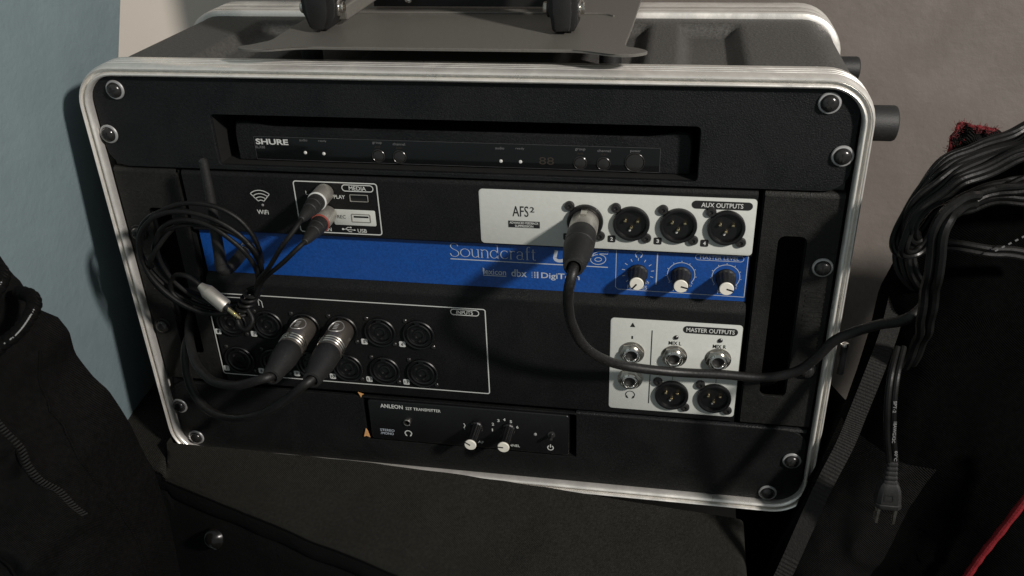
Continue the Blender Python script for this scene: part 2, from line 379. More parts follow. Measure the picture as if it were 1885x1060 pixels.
# ------------------------------------------------------------------ rack screws (parts of the panel they hold)
def screw(x, z, parent, y=-0.2, ring=True, rot=0.4):
    b = MB(); b.lathe([(6.3, 0), (6.5, 0.6), (6.1, 1.3), (5.2, 1.5), (4.9, 0.9)], (x, y, z), n=32)
    wsh = b.build('cup_washer', 'washer' if ring else 'plastic', parent)
    b = MB(); b.lathe([(5.0, 0.2), (5.1, 1.3), (4.7, 2.6), (3.7, 3.6), (2.2, 4.2), (0.9, 4.35), (0, 4.4)], (x, y, z), n=28)
    sh = b.build('screw_head', 'blackscrew', wsh)
    b = MB()
    for k in range(2):
        a = rot + k * PI / 2; c, s_ = math.cos(a), math.sin(a)
        q = [(-2.4, -0.5), (2.4, -0.5), (2.4, 0.5), (-2.4, 0.5)]
        b.prism([(x + u * c - v_ * s_, z + u * s_ + v_ * c) for u, v_ in q], y - 4.48 - 0.01 * k, y - 3.0)
    b.build('cross_slot', 'void', wsh, smooth=False)

# ------------------------------------------------------------------ top panel + wireless receiver
tp = thing('recessed_rack_shelf', 'matte black rack shelf front with a wide recess, topmost in the case', 'rack shelf', (0, 0, 90))
holed('panel_plate', rrect(-241.2, 241.2, 90.4, 152.6, 14, 5), [rrect(-160.5, 153.2, 93.5, 128.6, 3, 3)], 0, 3, 'powder', tp)
# box-shaped recess behind the opening
b = MB(); xi0, xi1, zi0, zi1 = -160.5, 153.2, 93.5, 128.6
b.add([(xi0, 3, zi0), (xi1, 3, zi0), (xi1, 3, zi1), (xi0, 3, zi1), (xi0, 90, zi0), (xi1, 90, zi0), (xi1, 90, zi1), (xi0, 90, zi1)], [(0, 1, 5, 4), (1, 2, 6, 5), (2, 3, 7, 6), (3, 0, 4, 7), (4, 5, 6, 7)])
b.build('recess_box', 'void', tp, smooth=False)
for x, z, r in ((-223.2, 143.8, .3), (-236.0, 113.3, 1.0), (223.6, 144.8, .7), (235, 113.3, .1)): screw(x, z, tp, rot=r)

rc = thing('wireless_receiver', 'black wireless microphone receiver set back in the top panel recess', 'receiver', (0, 40, 94))
def recv_outline(g):
    # top edge sweeps down from both corners
    o = [(-151 + g, 94.4), (149 - g, 94.4), (149.5 - g, 112 - g)]
    o += [(150 - g - 3 * t, 112 - g + 8.5 * math.sin(t * PI / 2)) for t in (0.3, 0.6, 1.0)]
    o += [(143 - g - 24 * t, 121 - g - 3.6 * (0.5 - 0.5 * math.cos(PI * t))) for t in (0.1, 0.3, 0.5, 0.7, 0.9, 1)]
    o += [(-121 + g + 0 - 24 * t, 117.4 - g + 3.6 * (0.5 - 0.5 * math.cos(PI * t))) for t in (0, 0.1, 0.3, 0.5, 0.7, 0.9)]
    o += [(-149 + g - 2 * (1 - t), 112 - g + 8.5 * math.sin(t * PI / 2)) for t in (1.0, 0.6, 0.3, 0)]
    return o
b = MB(); o1 = recv_outline(0); o2 = recv_outline(1.1)
b.rings([[(x, 10.6, z) for x, z in o2], [(x, 12.0, z) for x, z in o1], [(x, 85, z) for x, z in o1]])
b.build('receiver_body', 'powder', rc, angle=25)
patchy = MB().prism(rrect(-137.4, 129.8, 95.0, 110.6, 0.6, 2), 10.1, 11.5, 0.15).build('front_window', 'gloss', rc)
frame(rrect(-137.8, 130.2, 94.7, 110.9, 0.6, 2), 0.3, 10.05, 'edge_dim', rc, 'window_edge')
Yt = 9.95
text('SHURE', -125.1, 107.3, 23.0, 4.0, Yt, 'print', rc, bold=0.028)
text('BLX88', -134.0, 103.4, 6.6, 1.8, Yt, 'print_dim', rc)
for s_, x, z, w_ in (('audio', -102.7, 109.2, 5.6), ('ready', -89.5, 108.9, 5.6), ('group', -52, 108.6, 6.4), ('channel', -37.3, 108.4, 8.2), ('audio', 29.2, 107.8, 5.8), ('ready', 42.2, 107.8, 5.6),
                     ('group', 80.5, 108.3, 6.4), ('channel', 95.4, 108.2, 8.2), ('power', 114.8, 108.2, 6.4)):
    text(s_, x, z, w_, 1.7, Yt, 'print_dim' if x < -60 else 'print_dim', rc)
for x, z in ((-52, 106), (-37.3, 105.8), (80.5, 105.7), (95.4, 105.6)): text('scan' if x in (-37.3, 95.4) else 'A/B', x, z, 4, 1.2, Yt, 'disp', rc)
for x, z in ((-102.6, 100.4), (-89.7, 100.1), (29.6, 99.0), (42.3, 99.0)):
    MB().lathe([(1.15, -0.5), (1.15, 0.2), (0.8, 0.6), (0, 0.75)], (x, 10.1, z), n=16).build('status_lamp', 'led', rc)
for x, z, r in ((-51.9, 99.9, 4.5), (-37.6, 99.6, 4.6), (80.5, 99.6, 4.4), (95.2, 99.6, 4.4), (114.5, 101.2, 6.3)):
    bt = MB().lathe([(r, -0.6), (r, 0.5), (r - 0.35, 0.8), (r - 0.7, 0.5), (r - 0.8, 0.3), (r - 1.1, 0.8), (r * 0.4, 1.0), (0, 1.05)], (x, 10.1, z), n=36).build('button', 'blackscrew', rc)
text('88', 59.1, 100.2, 9.5, 5.0, Yt, 'disp', rc, name='display_digits')

# ------------------------------------------------------------------ digital mixer
mx = thing('digital_mixer', 'black rack mixer with blue stripe, white output plates and rows of inputs', 'audio mixer', (0, 40, -86))
def mixer_chassis():
    prof = [(88.0, 60), (88.9, 4.0), (88.3, 1.4), (86.6, 0.15), (85.5, 0.0), (45.2, 0.0), (44.2, 0.6), (43.8, 5.6), (8.6, 5.6), (7.2, 4.2), (5.0, 1.6), (3.0, 0.25), (1.2, 0.0), (-83.5, 0.0), (-85.4, 0.5), (-86.4, 2.5), (-86.6, 60)]
    xs = [-190.3, -190.0, 190.0, 190.3]; ins = [0.4, 0, 0, 0.4]
    R = [[(x, y + i_, z) for z, y in prof] for x, i_ in zip(xs, ins)]
    b = MB(); b.rings(R, True, True, True); return b.build('chassis', 'chassis', mx, angle=30)
mixer_chassis()
patch([(-189.6, 43.5), (189.6, 43.5), (189.6, 8.9), (-189.6, 8.9)], 5.35, 'blue', mx, 'blue_stripe')
for sx in (-1, 1):
    xa, xb = (194.2, 241.0) if sx > 0 else (-241.0, -194.2)
    slot = rrect(205.0, 222.4, -61.5, 59.5, 4.5, 5) if sx > 0 else rrect(-222.4, -205.0, -61.5, 59.5, 4.5, 5)
    e = holed('rack_ear', rrect(xa, xb, -85.2, 86.0, 1.0, 2), [slot], 0.6, 3.0, 'ear', mx)
    MB().rings([[(x, y, z) for x in (xa, xb)] for y, z in ((0.6, 85.9), (0.85, 87.2), (1.8, 88.6), (3.4, 89.4), (20, 89.6))], False, False, False).build('bent_top_edge', 'ear', mx)
    b = MB(); x_ = 193.9 * sx; b.box(min(x_, x_ - 0.6 * sx), max(x_, x_ - 0.6 * sx), 2.5, 60, -85, 88); b.build('ear_return', 'chassis', mx)
    for z in (39.5, -38.0): screw(sx * 233.6, z, mx, y=0.4, ring=(sx > 0 and z > 0), rot=0.8 * z)
    # ribbed grip strip below the upper screw
    b = MB()
    for k in range(13): b.box(min(sx * 226, sx * 238), max(sx * 226, sx * 238), 0.25, 0.8, -22 + k * 3.6, -22 + k * 3.6 + 1.4)
    b.build('ribbed_strip', 'ear', mx, smooth=False)

YF = -0.22   # print on the face
YP = -0.75   # print on the plates
def plate(x0, x1, z0, z1): return MB().prism(rrect(x0, x1, z0, z1, 2.4, 4), -0.5, 0.2, 0.12).build('output_plate', 'plate', mx)
pa = plate(16.3, 190.0, 45.4, 83.8); pa['label'] = 'pale grey aux output plate'
pm = plate(102.8, 189.6, -80.8, -6.2); pm['label'] = 'pale grey master output plate'
def pill(cx, cz, wd, ht, y, fill, parent, txt_, tw, th, tcol, outline=None):
    if fill: patch(rrect(cx - wd / 2, cx + wd / 2, cz - ht / 2, cz + ht / 2, ht / 2, 7), y, fill, parent, 'printed_badge')
    if outline: frame(rrect(cx - wd / 2, cx + wd / 2, cz - ht / 2, cz + ht / 2, ht / 2, 7), 0.6, y, outline, parent, 'printed_badge')
    text(txt_, cx, cz, tw, th, y - 0.12, tcol, parent, bold=0.012)
# --- aux plate
pill(169.3, 79.0, 36.6, 5.4, YP, 'ink', pa, 'AUX OUTPUTS', 25.2, 3.1, 'print')
text('AFS', 43.3, 69.3, 10.4, 7.4, YP, 'ink', pa); text('2', 50.9, 70.8, 2.9, 3.7, YP, 'ink', pa, bold=0.01)
patch([(35.1, 57.8), (55.7, 57.8), (55.7, 62.5), (35.1, 62.5)], YP, 'ink', pa, 'printed_badge')
text('ADVANCED FEEDBACK', 45.4, 61.2, 19.0, 1.6, YP - 0.12, 'print', pa, bold=0.015); text('SUPPRESSION', 45.4, 59.0, 12, 1.6, YP - 0.12, 'print', pa, bold=0.015)
def numbox(n_, cx, cz, sz, y, bg_, fg, parent):
    patch(rrect(cx - sz / 2, cx + sz / 2, cz - sz / 2, cz + sz / 2, 0.9, 3), y, bg_, parent, 'number_badge')
    text(str(n_), cx, cz, 1.6 if n_ < 10 else 2.9, 2.5, y - 0.12, fg, parent, bold=0.03)
for i, x in enumerate((73.3, 102.1, 131.3, 160.4)): numbox(i + 1, x, 52.8, 4.9, YP, 'ink', 'print', pa)

def male_socket(cx, cz, y=-0.5):
    b = MB(); b.lathe([(11.6, -0.2), (11.6, 2.2), (11.2, 2.9), (10.2, 3.1), (9.4, 2.8), (9.1, 2.0), (9.0, 0.25), (0, 0.2)], (cx, y, cz), n=40)
    s_ = b.build('output_socket', 'plastic', mx)
    b = MB()
    for dx, dz in ((-4.0, 2.0), (4.0, 2.0), (0, -2.6)):
        b2 = MB().lathe([(1.15, -0.3), (1.15, 2.0), (0.8, 2.5), (0, 2.7)], (cx + dx, y, cz + dz), n=14).build('contact_pin', 'gold', s_)
    MB().lathe([(0.75, -0.3), (0.75, 0.5), (0, 0.6)], (cx - 0.9, y, cz - 4.9), n=10).build('contact_key', 'led', s_)
    for dx, dz in ((-10.0, 10.3), (9.6, -9.8)):
        b = MB(); b.lathe([(3.3, -0.3), (3.3, 1.2), (2.7, 2.1), (1.3, 2.2), (1.0, 1.2), (0, 1.1)], (cx + dx, y, cz + dz), n=20); b.build('flange_screw', 'blackscrew', s_)
for x in (85.0, 114.3, 143.6, 172.9): male_socket(x, 64.4)
for x in (146.3, 175.2): male_socket(x, -65.3)
# --- master plate
pill(168.9, -11.6, 35.6, 5.6, YP, 'ink', pm, 'MASTER OUTPUTS', 31.4, 3.2, 'print')
patch([(116.0, -12.3), (119.4, -12.3), (117.7, -8.9)], YP, 'ink', pm, 'printed_triangle')
text('1', 117.7, -20.6, 1.0, 2.4, YP, 'ink', pm)
text('MIX L', 146.4, -23.0, 8.4, 2.8, YP, 'ink', pm, bold=0.008); text('MIX R', 175.7, -23.4, 8.6, 2.8, YP, 'ink', pm, bold=0.008)
lines([[(130.8, -14), (130.8, -74.3)]], 0.55, YP, 'ink', pm); lines([[(146.3, -41.5), (146.3, -53)], [(175.5, -41.5), (175.5, -53)]], 0.35, YP, 'ink', pm)
def phones_icon(cx, cz, s_, y, m_, parent, lw=0.5):
    P = [arc(cx, cz, s_ * 0.45, -10, 190, 18)]
    o = lines(P, lw, y, m_, parent, 'headphone_symbol')
    for sx in (-1, 1):
        q = [(cx + sx * s_ * 0.45, cz - s_ * 0.05), (cx + sx * s_ * 0.30, cz - s_ * 0.12), (cx + sx * s_ * 0.16, cz - s_ * 0.45), (cx + sx * s_ * 0.30, cz - s_ * 0.42), (cx + sx * s_ * 0.42, cz - s_ * 0.3)]
        patch(q, y - 0.03, m_, parent, 'headphone_symbol')
phones_icon(117.7, -68.2, 7.0, YP, 'ink', pm)
for x, z in ((146.8, -18.4), (175.8, -18.6)):
    MB().lathe([(1.6, -0.2), (1.6, 0.5), (1.2, 1.0), (0.5, 1.3), (0, 1.35)], (x, -0.5, z), n=18).build('signal_lamp', 'blackscrew', mx)
def jack(cx, cz):
    b = MB(); hexo = [(cx + 8.2 * math.cos(a), cz + 8.2 * math.sin(a)) for a in [math.radians(60 * k + 12) for k in range(6)]]
    b.prism(hexo, -2.6, -0.4, 0.5)
    j = b.build('phone_jack', 'nickel', mx)
    MB().lathe([(8.7, 0), (8.7, 0.45), (6, 0.5)], (cx, -0.5, cz), n=32).build('jack_washer', 'nickel', j)
    MB().lathe([(6.0, 1.5), (6.0, 4.4), (5.4, 5.2), (4.4, 5.3), (3.8, 4.6), (3.5, 3), (3.4, 1.6)], (cx, -0.5, cz), n=32).build('jack_bushing', 'chrome', j)
    MB().lathe([(3.6, 1.7), (3.6, 2.3), (0, 2.3)], (cx, -0.5, cz), n=24).build('jack_bore', 'void', j)
for x, z in ((117.6, -32.9), (117.2, -54.6), (146.3, -33.5), (175.5, -33.5)): jack(x, z)
# --- media box
frame(rrect(-110.2, -51.6, 46.9, 84.6, 2.2, 4), 0.75, YF, 'print', mx)
pill(-65.4, 80.6, 22.0, 5.0, YF, None, mx, 'MEDIA', 11.8, 2.9, 'print', 'print')
text('PLAY', -78.7, 74.0, 7.8, 2.7, YF, 'print', mx, bold=0.012)
def usb(cx, cz, wd, ht, tongue):
    fr = rrect(cx - wd / 2, cx + wd / 2, cz - ht / 2, cz + ht / 2, 0.8, 3)
    ho = rrect(cx - wd / 2 + 0.7, cx + wd / 2 - 0.7, cz - ht / 2 + 0.7, cz + ht / 2 - 0.7, 0.5, 3)
    u = holed('usb_port', fr, [ho], -0.9, -0.1, 'satin', mx)
    patch(ho, -0.12, 'void', u, 'port_opening'); MB().box(cx - wd / 2 + 1.6, cx + wd / 2 - 1.6, -0.5, -0.2, cz + 0.2, cz + 1.5).build('port_tongue', 'plastic', u, smooth=False)
rp = MB().prism(rrect(-84.6, -55.2, 53.6, 64.9, 1.0, 3), -0.45, 0.1, 0.1).build('rec_plate', 'plate', mx)
usb(-65.1, 73.6, 13.0, 5.4, 0); usb(-65.2, 59.2, 13.6, 6.4, 0)
text('REC', -78.9, 59.7, 5.8, 2.5, -0.6, 'ink', rp)
text('LINE IN', -93.5, 49.7, 12.0, 2.7, YF, 'print', mx, bold=0.012); text('USB', -65.7, 49.7, 6.4, 2.8, YF, 'print', mx, bold=0.012)
lines([[(-79.0, 50.4), (-71.2, 50.0)], [(-77.6, 50.3), (-75.6, 51.9), (-73.8, 51.8)], [(-76.4, 50.2), (-74.8, 48.7), (-73.0, 48.6)]], 0.45, YF, 'print', mx, 'usb_symbol')
patch(circ(-79.2, 50.4, 0.75, 12), YF - 0.02, 'print', mx, 'usb_symbol'); patch([(-71.4, 49.4), (-70.0, 50.0), (-71.4, 50.7)], YF - 0.02, 'print', mx, 'usb_symbol'); patch(circ(-73.5, 51.8, 0.55, 10), YF - 0.02, 'print', mx, 'usb_symbol')
text('L', -101.3, 76.0, 1.6, 2.8, YF, 'print', mx, bold=0.01)
# --- wifi mark
P = []
for r in (3.0, 5.4, 7.8, 10.2): P.append(arc(-135.2, 66.2, r, 48, 132, 14))
for r0, r1 in ((3.0, 10.2),):
    for a in (48, 132): P.append([(-135.2 + r0 * math.cos(math.radians(a)), 66.2 + r0 * math.sin(math.radians(a))), (-135.2 + r1 * math.cos(math.radians(a)), 66.2 + r1 * math.sin(math.radians(a)))])
lines(P, 0.55, YF, 'print', mx, 'wifi_symbol')
MB().lathe([(0.9, -0.2), (0.9, 0.3), (0, 0.6)], (-134.6, 0, 65.6), n=12).build('status_lamp', 'washer', mx)
text('WiFi', -135.4, 60.4, 8.3, 3.3, YF, 'print', mx, bold=0.014)
# --- inputs box
frame(rrect(-192.2, 16.6, -77.6, -5.8, 2.0, 4), 0.75, YF, 'print', mx)
pill(1.6, -9.6, 20.6, 5.0, YF, None, mx, 'INPUTS', 11.8, 2.8, 'print', 'print')
lines([[(-190.5, -9.0), (-151.5, -9.0), (-149.3, -11.0), (-149.0, -16.0)], [(-151.8, -9.0), (-151.8, -14.5)]], 0.6, YF, 'print', mx)
cx_in = [-175.6 + 28.55 * i for i in range(6)]
def combo(cx, cz):
    b = MB(); b.lathe([(11.8, -0.1), (11.8, 1.9), (11.3, 2.5), (10.5, 2.3), (10.2, 0.9), (9.3, 0.8), (9.1, 2.2), (8.4, 2.6), (7.5, 2.2), (7.3, 0.3), (4.2, 0.3), (4.0, 1.5), (3.2, 1.6), (3.0, 0.2), (0, 0.15)], (cx, 0, cz), n=40)
    s_ = b.build('input_socket', 'plastic', mx)
    b = MB()
    for k in range(3):
        a = math.radians(90 + 120 * k + 60); MB().lathe([(0.9, 0.2), (0.9, 0.9), (0, 1.0)], (cx + 5.7 * math.cos(a), 0, cz + 5.7 * math.sin(a)), n=10).build('contact_hole', 'void', s_)
    MB().box(cx - 1.8, cx + 1.8, -2.9, 0, cz + 8.6, cz + 11.0).build('release_tab', 'plastic', s_)
    for dx, dz in ((-9.6, 10.4), (9.6, -10.0)):
        MB().lathe([(1.7, -0.2), (1.7, 0.5), (1.2, 1.0), (0, 1.1)], (cx + dx, 0, cz + dz), n=14).build('flange_screw', 'blackscrew', s_)
n_ = 1
for cz in (-30.0, -63.0):
    for cx in cx_in:
        combo(cx, cz); numbox(n_, cx - 13.3, cz - 9.4, 4.7, YF, 'print', 'ink', mx); n_ += 1
# --- blue stripe print and knobs (stripe face at y = 5.35)
YS = 5.18
def glyphs(word, x0, z0, xh, adv, y, material, parent, thin, thick):
    b = MB(); x = x0
    def E(cx, cz, rx_, rz_, a0=0, a1=360, n=22): return [(cx + rx_ * math.cos(math.radians(a0 + (a1 - a0) * k / n)), cz + rz_ * math.sin(math.radians(a0 + (a1 - a0) * k / n))) for k in range(n + 1)]
    for ch in word:
        h = xh; w_ = xh * 0.92; A = 1.62 * xh; st = []
        if ch == 'S':
            w_ = xh * 1.02
            q = [(0.92, 1.30), (0.78, 1.55), (0.5, 1.63), (0.2, 1.52), (0.08, 1.24), (0.26, 0.98), (0.56, 0.82), (0.88, 0.62), (0.98, 0.34), (0.80, 0.06), (0.46, -0.03), (0.14, 0.07), (0.02, 0.36)]
            st = [[(p.x, p.y) for p in cat_rom([(u * xh, v_ * xh, 0) for u, v_ in q], 5)]]
        elif ch == 'o': w_ = xh * 1.06; st = [E(w_ / 2, h / 2, w_ / 2, h / 2)]
        elif ch == 'u': st = [[(-0.08 * h, h), (0.12 * h, h)], [(0.12 * h, h), (0.12 * h, 0.35 * h)] + E(0.43 * h, 0.32 * h, 0.31 * h, 0.32 * h, 180, 330, 12), [(0.62 * h, h), (0.80 * h, h), (0.80 * h, 0), (0.95 * h, 0)]]
        elif ch == 'n': st = [[(-0.06 * h, h), (0.13 * h, h), (0.13 * h, 0)], [(0, 0), (0.27 * h, 0)], E(0.46 * h, 0.66 * h, 0.33 * h, 0.34 * h, 175, 0, 12) + [(0.79 * h, 0)], [(0.66 * h, 0), (0.93 * h, 0)]]
        elif ch == 'd': w_ = xh * 1.0; st = [E(0.42 * h, h / 2, 0.42 * h, h / 2), [(0.66 * h, A), (0.84 * h, A), (0.84 * h, 0), (0.98 * h, 0)]]
        elif ch == 'c': w_ = xh * 0.84; st = [E(0.46 * h, h / 2, 0.45 * h, h / 2, 42, 318)]
        elif ch == 'r': w_ = xh * 0.62; st = [[(-0.04 * h, h), (0.14 * h, h), (0.14 * h, 0)], [(0, 0), (0.28 * h, 0)], E(0.44 * h, 0.62 * h, 0.30 * h, 0.38 * h, 170, 55, 8)]
        elif ch == 'a': w_ = xh * 0.82; st = [E(0.34 * h, 0.27 * h, 0.30 * h, 0.28 * h, 70, 360, 16), [(0.08 * h, 0.80 * h), (0.22 * h, 0.97 * h), (0.46 * h, 0.99 * h), (0.64 * h, 0.84 * h), (0.64 * h, 0.10 * h), (0.82 * h, 0.0)], [(0.44 * h, 0.53 * h), (0.64 * h, 0.58 * h)]]
        elif ch == 'f': w_ = xh * 0.50; st = [[(0.20 * h, 0), (0.20 * h, 1.3 * h)] + E(0.40 * h, 1.3 * h, 0.20 * h, 0.30 * h, 180, 45, 8), [(0.0, h), (0.52 * h, h)], [(0.06 * h, 0), (0.36 * h, 0)]]
        elif ch == 't': w_ = xh * 0.50; st = [[(0.20 * h, 1.32 * h), (0.20 * h, 0.22 * h)] + E(0.38 * h, 0.20 * h, 0.18 * h, 0.20 * h, 180, 310, 8), [(0.0, h), (0.46 * h, h)]]
        for p in st: b.strip([(x + u, z0 + v_) for u, v_ in p], thin, y, calli=thick)
        x += w_ + adv
    return b.build('logo_lettering', material, parent, smooth=False), x
glyphs('Soundcraft', -7.0, 31.3, 6.0, 1.05, YS, 'print_blue', mx, 0.30, 0.34)
def slant(P, x0, z0, k=0.2): return [(x0 + u + k * v_, z0 + v_) for u, v_ in P]
lines([slant([(0.0, 8.6), (0.0, 3.2)] + arc(3.6, 3.2, 3.6, 180, 360, 14, 2.4) + [(7.2, 8.6)], 63.8, 31.0)], 2.3, YS, 'print_blue', mx, 'logo_lettering')
lines([slant([(0, 0), (0, 6.2)], 76.4, 30.6)], 2.2, YS, 'print_blue', mx, 'logo_lettering')
lines([slant([(-1.4, 7.0), (0.8, 9.6), (0.8, 0), (2.6, 0), (2.6, 9.6)], 81.4, 30.6, 0.15)], 0.45, YS, 'print_blue', mx, 'logo_lettering')
lines([slant(arc(4.4, 3.2, 5.0, 0, 360, 28, 3.7), 88.4, 31.2, 0.12), slant(arc(4.4, 3.2, 2.2, 0, 360, 20, 1.4), 88.4, 31.2, 0.12), slant([(-0.5, 4.0), (1.0, 7.4), (4.0, 9.2), (10.4, 9.2), (10.0, 7.4), (5.4, 7.4), (3.6, 6.6)], 88.4, 31.2, 0.12)], 0.5, YS, 'print_blue', mx, 'logo_lettering')
lines([[(-7.1, 29.2), (99.7, 28.9)]], 0.7, YS, 'print_blue', mx)
text('lexicon', 23.2, 20.9, 15.6, 4.6, YS, 'print_blue', mx, bold=0.012); lines([[(15.2, 23.6), (15.2, 17.9), (31.0, 17.9)]], 0.6, YS, 'print_blue', mx)
text('dbx', 39.9, 20.9, 10.6, 5.6, YS, 'print_blue', mx, bold=0.012)
text('DigiTech', 68.0, 19.6, 26.0, 5.6, YS, 'print_blue', mx, bold=0.016)
b = MB()
for i in range(3):
    for j in range(4):
        s_ = (0.25, 0.42, 0.55)[i]; x_, z_ = 48.8 + i * 1.9, 18.4 + j * 1.25; b.add([(x_ - s_, YS, z_ - s_), (x_ + s_, YS, z_ - s_), (x_ + s_, YS, z_ + s_), (x_ - s_, YS, z_ + s_)], [(0, 1, 2, 3)])
b.build('logo_dots', 'print_blue', mx, smooth=False)
frame(rrect(105.0, 190.6, 11.6, 50, 2, 3), 0.4, YS, 'print_blue', mx) if False else lines([[(105.0, 43.2), (105.0, 14.6), (106.6, 13.0), (188.6, 12.2)], [(188.6, 12.2), (188.6, 43.2)]], 0.45, YS, 'print_blue', mx)
lines([[(131.6, 41.0), (131.6, 18.0)]], 0.8, YS, 'print_blue', mx)
frame(rrect(155.6, 186.2, 37.6, 42.0, 2.1, 5), 0.35, YS, 'print_blue', mx, 'printed_badge'); text('MASTER LEVEL', 170.9, 39.8, 24.5, 2.6, YS, 'print_blue', mx)
phones_icon(119.6, 39.4, 5.0, YS, 'print_blue', mx, 0.4)
for s_, x, w_ in (('PHONES', 119.3, 13.0), ('MIX L', 147.1, 8.6), ('MIX R', 175.7, 8.6)): text(s_, x, 15.2, w_, 2.9, YS, 'print_blue', mx, bold=0.012)
for x in (125.4, 153.2, 181.8): text('MAX', x, 18.6, 3.4, 1.5, YS, 'print_blue', mx)
def knob(cx, cz, y, h, r0, r1, cap_r, ang, parent, m_='rubber'):
    b = MB(); n = 48; R = []
    for k, (r, hh) in enumerate(((r0 + 0.6, 0.2), (r0 + 0.6, 1.8), (r0, 2.6), (r0 - (r0 - r1) * 0.5, h * 0.55), (r1, h - 0.6), (r1 - 0.4, h), (0.01, h))):
        R.append([(cx + (r - (0.35 if j % 4 < 2 and 1 < k < 5 else 0)) * math.cos(2 * PI * j / n), y - hh, cz + (r - (0.35 if j % 4 < 2 and 1 < k < 5 else 0)) * math.sin(2 * PI * j / n)) for j in range(n)])
    b.rings(R); kb = b.build('knob', m_, parent)
    MB().lathe([(cap_r, h - 0.3), (cap_r, h + 0.5), (cap_r - 0.35, h + 0.8), (0, h + 0.85)], (cx, y, cz), n=32).build('knob_cap', 'cap', kb)
    a = math.radians(ang); c, s_ = math.cos(a), math.sin(a); q = [(0, -0.55), (cap_r + 0.05, -0.55), (cap_r + 0.05, 0.55), (0, 0.55)]
    patch([(cx + u * c - v_ * s_, cz + u * s_ + v_ * c) for u, v_ in q], y - h - 0.92, 'ink', kb, 'pointer_mark')
for x, a in ((119.4, 232), (147.4, -14), (175.9, -16)):
    knob(x, 25.8, 5.2, 14.5, 6.0, 5.2, 4.55, a, mx)
P = []
for k in range(11):
    a = math.radians(-45 + 270 * k / 10); P.append([(119.4 + 8.6 * math.cos(a), 26.4 + 8.6 * math.sin(a)), (119.4 + 10.6 * math.cos(a), 26.4 + 10.6 * math.sin(a))])
lines(P, 0.5, YS, 'print_blue', mx, 'scale_marks')
for x in (147.4, 175.9):
    P = [arc(x, 26.4, 8.8, -40, 220, 30)]
    for k in range(9):
        a = math.radians(-40 + 260 * k / 8); P.append([(x + 8.8 * math.cos(a), 26.4 + 8.8 * math.sin(a)), (x + 10.0 * math.cos(a), 26.4 + 10.0 * math.sin(a))])
    lines(P, 0.45, YS, 'print_blue', mx, 'scale_marks')
# --- aerial on its socket
MB().lathe([(4.8, 0), (4.8, 3), (4.0, 3.4), (4.0, 9), (3.2, 9.4)], (-153.6, 5.3, 31.0), n=20).build('antenna_socket', 'nickel', mx)
an = MB().tube(cat_rom([(-153.6, -4, 31), (-154.5, -14, 29), (-157, -23, 27), (-158.5, -27, 30), (-158, -28, 36)], 5), 4.2, 14).build('antenna', 'rubber', mx)
MB().tube(cat_rom([(-158.2, -28, 30), (-156.8, -28, 60), (-155.4, -28, 85), (-155.0, -28, 107)], 6), 3.2, 14, rfun=lambda t: 4.0 - 1.2 * t).build('antenna_rod', 'rubber', an)
MB().lathe([(2.8, 0), (2.6, 1.2), (1.6, 2.2), (0, 2.5)], (-155.0, -28, 107), (0, 0, 1), 14).build('antenna_tip', 'blackscrew', an)

# ------------------------------------------------------------------ bottom panel + transmitter
bp_ = thing('rack_shelf', 'matte black rack shelf front framing the small transmitter, lowest in the case', 'rack shelf', (0, 0, -152))
holed('panel_plate', rrect(-241.2, 241.2, -152.6, -89.2, 14, 5), [rrect(-82.5, 79.5, -129.5, -90.6, 1, 2)], 0.2, 3.2, 'chassis', bp_)
b = MB(); b.add([(-82.5, 3, -129.5), (79.5, 3, -129.5), (79.5, 3, -90.6), (-82.5, 3, -90.6), (-82.5, 60, -129.5), (79.5, 60, -129.5), (79.5, 60, -90.6), (-82.5, 60, -90.6)], [(0, 1, 5, 4), (1, 2, 6, 5), (2, 3, 7, 6), (3, 0, 4, 7), (4, 5, 6, 7)])
b.build('recess_box', 'chassis', bp_, smooth=False)
b = MB(); b.rings([[(x, y, z) for x in (79.5, 240)] for y, z in ((0.2, -90.0), (0.6, -89.0), (1.8, -88.2), (4, -88.0))], False, False, False); b.build('bent_top_edge', 'powder', bp_)
for x, z, r in ((-237.0, -112.5, .2), (-229.2, -143.0, .9), (232.8, -114.8, .5), (219.4, -146.0, .75)): screw(x, z, bp_, y=0.0, rot=r)
tr = thing('audio_transmitter', 'small black transmitter with two long ivory-capped knobs and white lettering', 'transmitter', (0, 30, -128))
MB().prism(rrect(-78.6, 74.4, -127.4, -87.6 - 3.2, 2.4, 4), -1.2, 55, 0.9, 3).build('transmitter_body', 'plastic', tr)
YA = -1.4
text('ANLEON', -59.7, -95.2, 17.6, 3.6, YA, 'print', tr, bold=0.02); text('S2T TRANSMITTER', -35.2, -95.9, 27.0, 2.6, YA, 'print', tr, bold=0.014)
text('STEREO', -65.3, -118.2, 11.4, 2.3, YA, 'print_blue', tr, bold=0.012); text('/MONO', -65.7, -121.3, 10.4, 2.3, YA, 'print_blue', tr, bold=0.012)
j = MB().lathe([(3.0, 0), (3.0, 1.6), (2.5, 2.0), (1.9, 1.9), (1.8, -2), (0, -2)], (-48.4, -1.2, -108.5), n=24).build('phone_jack', 'nickel', tr)
phones_icon(-48.7, -119.6, 5.8, YA, 'print', tr, 0.8)
knob(5.1, -107.4, -1.2, 21.5, 4.6, 4.2, 4.35, 148, tr, 'plastic'); knob(29.5, -106.9, -1.2, 21.5, 4.6, 4.2, 4.35, 178, tr, 'plastic')
for s_, x, z in (('1', 17.1, -109.3), ('2', 17.7, -103.9), ('3', 22.0, -100.2), ('4', 26.5, -98.8), ('5', 31.4, -100.2), ('6', 36.1, -104.8)): text(s_, x, z, 1.7 if s_ != '1' else 0.8, 2.5, YA, 'print', tr, bold=0.02)
lines([[(-4.6, -105.4), (-3.6, -107.4), (-4.6, -109.4), (-4.0, -111)]], 0.6, YA, 'print', tr, 'level_mark')
